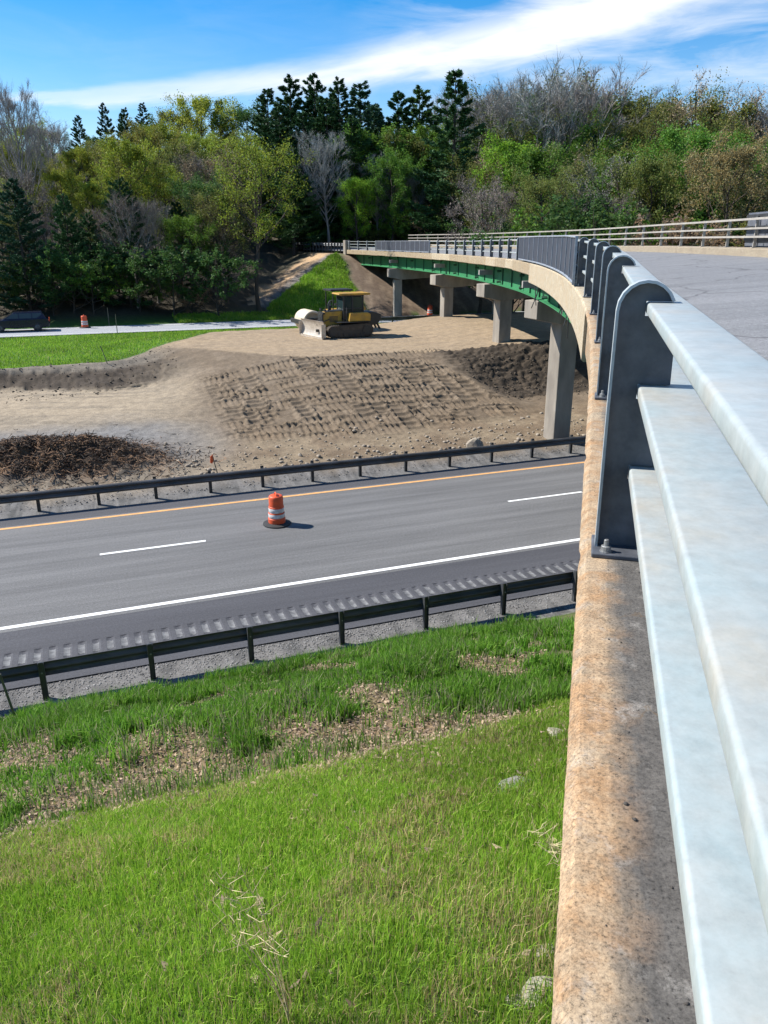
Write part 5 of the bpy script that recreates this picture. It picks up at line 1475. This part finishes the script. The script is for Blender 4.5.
# skew so that wisps follow the band
def ae(px, py):
    d = pix_dir(px, py); return math.atan2(d[0], d[1]), math.atan2(d[2], math.hypot(d[0], d[1]))
a0, e0 = ae(60, 98); a1, e1 = ae(600, 12)
sl = (e1-e0)/(a1-a0)
sk = math_('SUBTRACT', math_('SUBTRACT', el_, e0), math_('MULTIPLY', math_('SUBTRACT', az_, a0), sl))   # height above the band axis
al = math_('DIVIDE', math_('SUBTRACT', az_, a0), a1-a0)   # 0..1 along it
cs = ND(nt, 'ShaderNodeCombineXYZ'); nt.links.new(math_('MULTIPLY', al, 2.0), cs.inputs[0]); nt.links.new(math_('MULTIPLY', sk, 26.0), cs.inputs[1])
nz = ND(nt, 'ShaderNodeTexNoise'); nz.inputs['Scale'].default_value = 1.6; nz.inputs['Detail'].default_value = 7; nz.inputs['Roughness'].default_value = .58; nz.inputs['Distortion'].default_value = .4; nt.links.new(cs.outputs[0], nz.inputs['Vector'])
bow = math_('MULTIPLY', math_('MULTIPLY', math_('SUBTRACT', al, .0), math_('SUBTRACT', 1.0, al)), .035)
skb = math_('ADD', math_('ADD', sk, bow), math_('MULTIPLY', math_('SUBTRACT', nz.outputs['Fac'], .5), .035))
wid = math_('MAXIMUM', math_('MULTIPLY_ADD', al, .022, .005), .004)
tt = math_('DIVIDE', skb, wid); band = math_('POWER', 2.718, math_('MULTIPLY', math_('MULTIPLY', tt, tt), -1.0))
rb_ = ramp(nt, [(.05, 0.0), (.9, 1.0)]); nt.links.new(band, rb_.inputs[0])
ra_ = ramp(nt, [(.0, .45), (.55, .85), (.9, 1.0)]); nt.links.new(al, ra_.inputs[0])
band2 = math_('MULTIPLY', math_('MULTIPLY', rb_.outputs[0], ra_.outputs[0]), math_('MULTIPLY_ADD', nz.outputs['Fac'], 1.0, .32))
# thin veil on the right below the band
nz2 = ND(nt, 'ShaderNodeTexNoise'); nz2.inputs['Scale'].default_value = 1.0; nz2.inputs['Detail'].default_value = 8; nz2.inputs['Roughness'].default_value = .6; nz2.inputs['Distortion'].default_value = .6
mp2 = ND(nt, 'ShaderNodeMapping'); mp2.inputs['Scale'].default_value = (7, 30, 1); mp2.inputs['Rotation'].default_value = (0, 0, R(-7)); nt.links.new(cb_.outputs[0], mp2.inputs['Vector']); nt.links.new(mp2.outputs[0], nz2.inputs['Vector'])
rv = ramp(nt, [(.42, 0.0), (.78, .55)]); nt.links.new(nz2.outputs['Fac'], rv.inputs[0])
rs_ = ramp(nt, [(.52, .12), (.75, 1.0)]); nt.links.new(al, rs_.inputs[0])
veil = math_('MULTIPLY', rv.outputs[0], rs_.outputs[0])
low = ramp(nt, [(0.0, .35), (.16, .14), (.28, 0.0)]); nt.links.new(el_, low.inputs[0])
cov = math_('MINIMUM', math_('ADD', math_('ADD', band2, veil), low.outputs[0]), .96)
CLOUD = 8.0
mixn = mixc(nt, cov, hs.outputs[0], (CLOUD*.97, CLOUD, CLOUD*1.04))
nt.links.new(mixn, bg.inputs['Color']); bg.inputs['Strength'].default_value = .08

sun = bpy.data.lights.new('Sun', 'SUN'); sun.energy = 5.0; sun.angle = R(.5); sun.color = (1, .955, .88)
so_ = bpy.data.objects.new('Sun', sun); COL.objects.link(so_)
sd = Vector((math.sin(SUN_AZ)*math.cos(SUN_EL), math.cos(SUN_AZ)*math.cos(SUN_EL), math.sin(SUN_EL)))
so_.rotation_euler = sd.to_track_quat('Z', 'Y').to_euler(); so_.location = sd*60
cam = bpy.data.cameras.new('Camera'); cam.sensor_fit = 'VERTICAL'; cam.sensor_height = 24; cam.lens = 24*FPX/1024
cam.clip_start = .05; cam.clip_end = 5000
co = bpy.data.objects.new('Camera', cam); COL.objects.link(co); co.location = (0, 0, CAM_H); co.rotation_euler = (math.pi/2-PITCH, 0, 0)
sc.camera = co
sc.view_settings.view_transform = 'Standard'; sc.view_settings.look = 'None'; sc.view_settings.gamma = 1; sc.view_settings.exposure = 0.8
sc.view_settings.use_curve_mapping = False
sc.render.engine = 'CYCLES'
sc.cycles.max_bounces = 4; sc.cycles.diffuse_bounces = 2; sc.cycles.glossy_bounces = 2; sc.cycles.transmission_bounces = 2; sc.cycles.use_adaptive_sampling = True; sc.cycles.adaptive_threshold = .02; sc.cycles.transparent_max_bounces = 4; sc.cycles.use_denoising = True
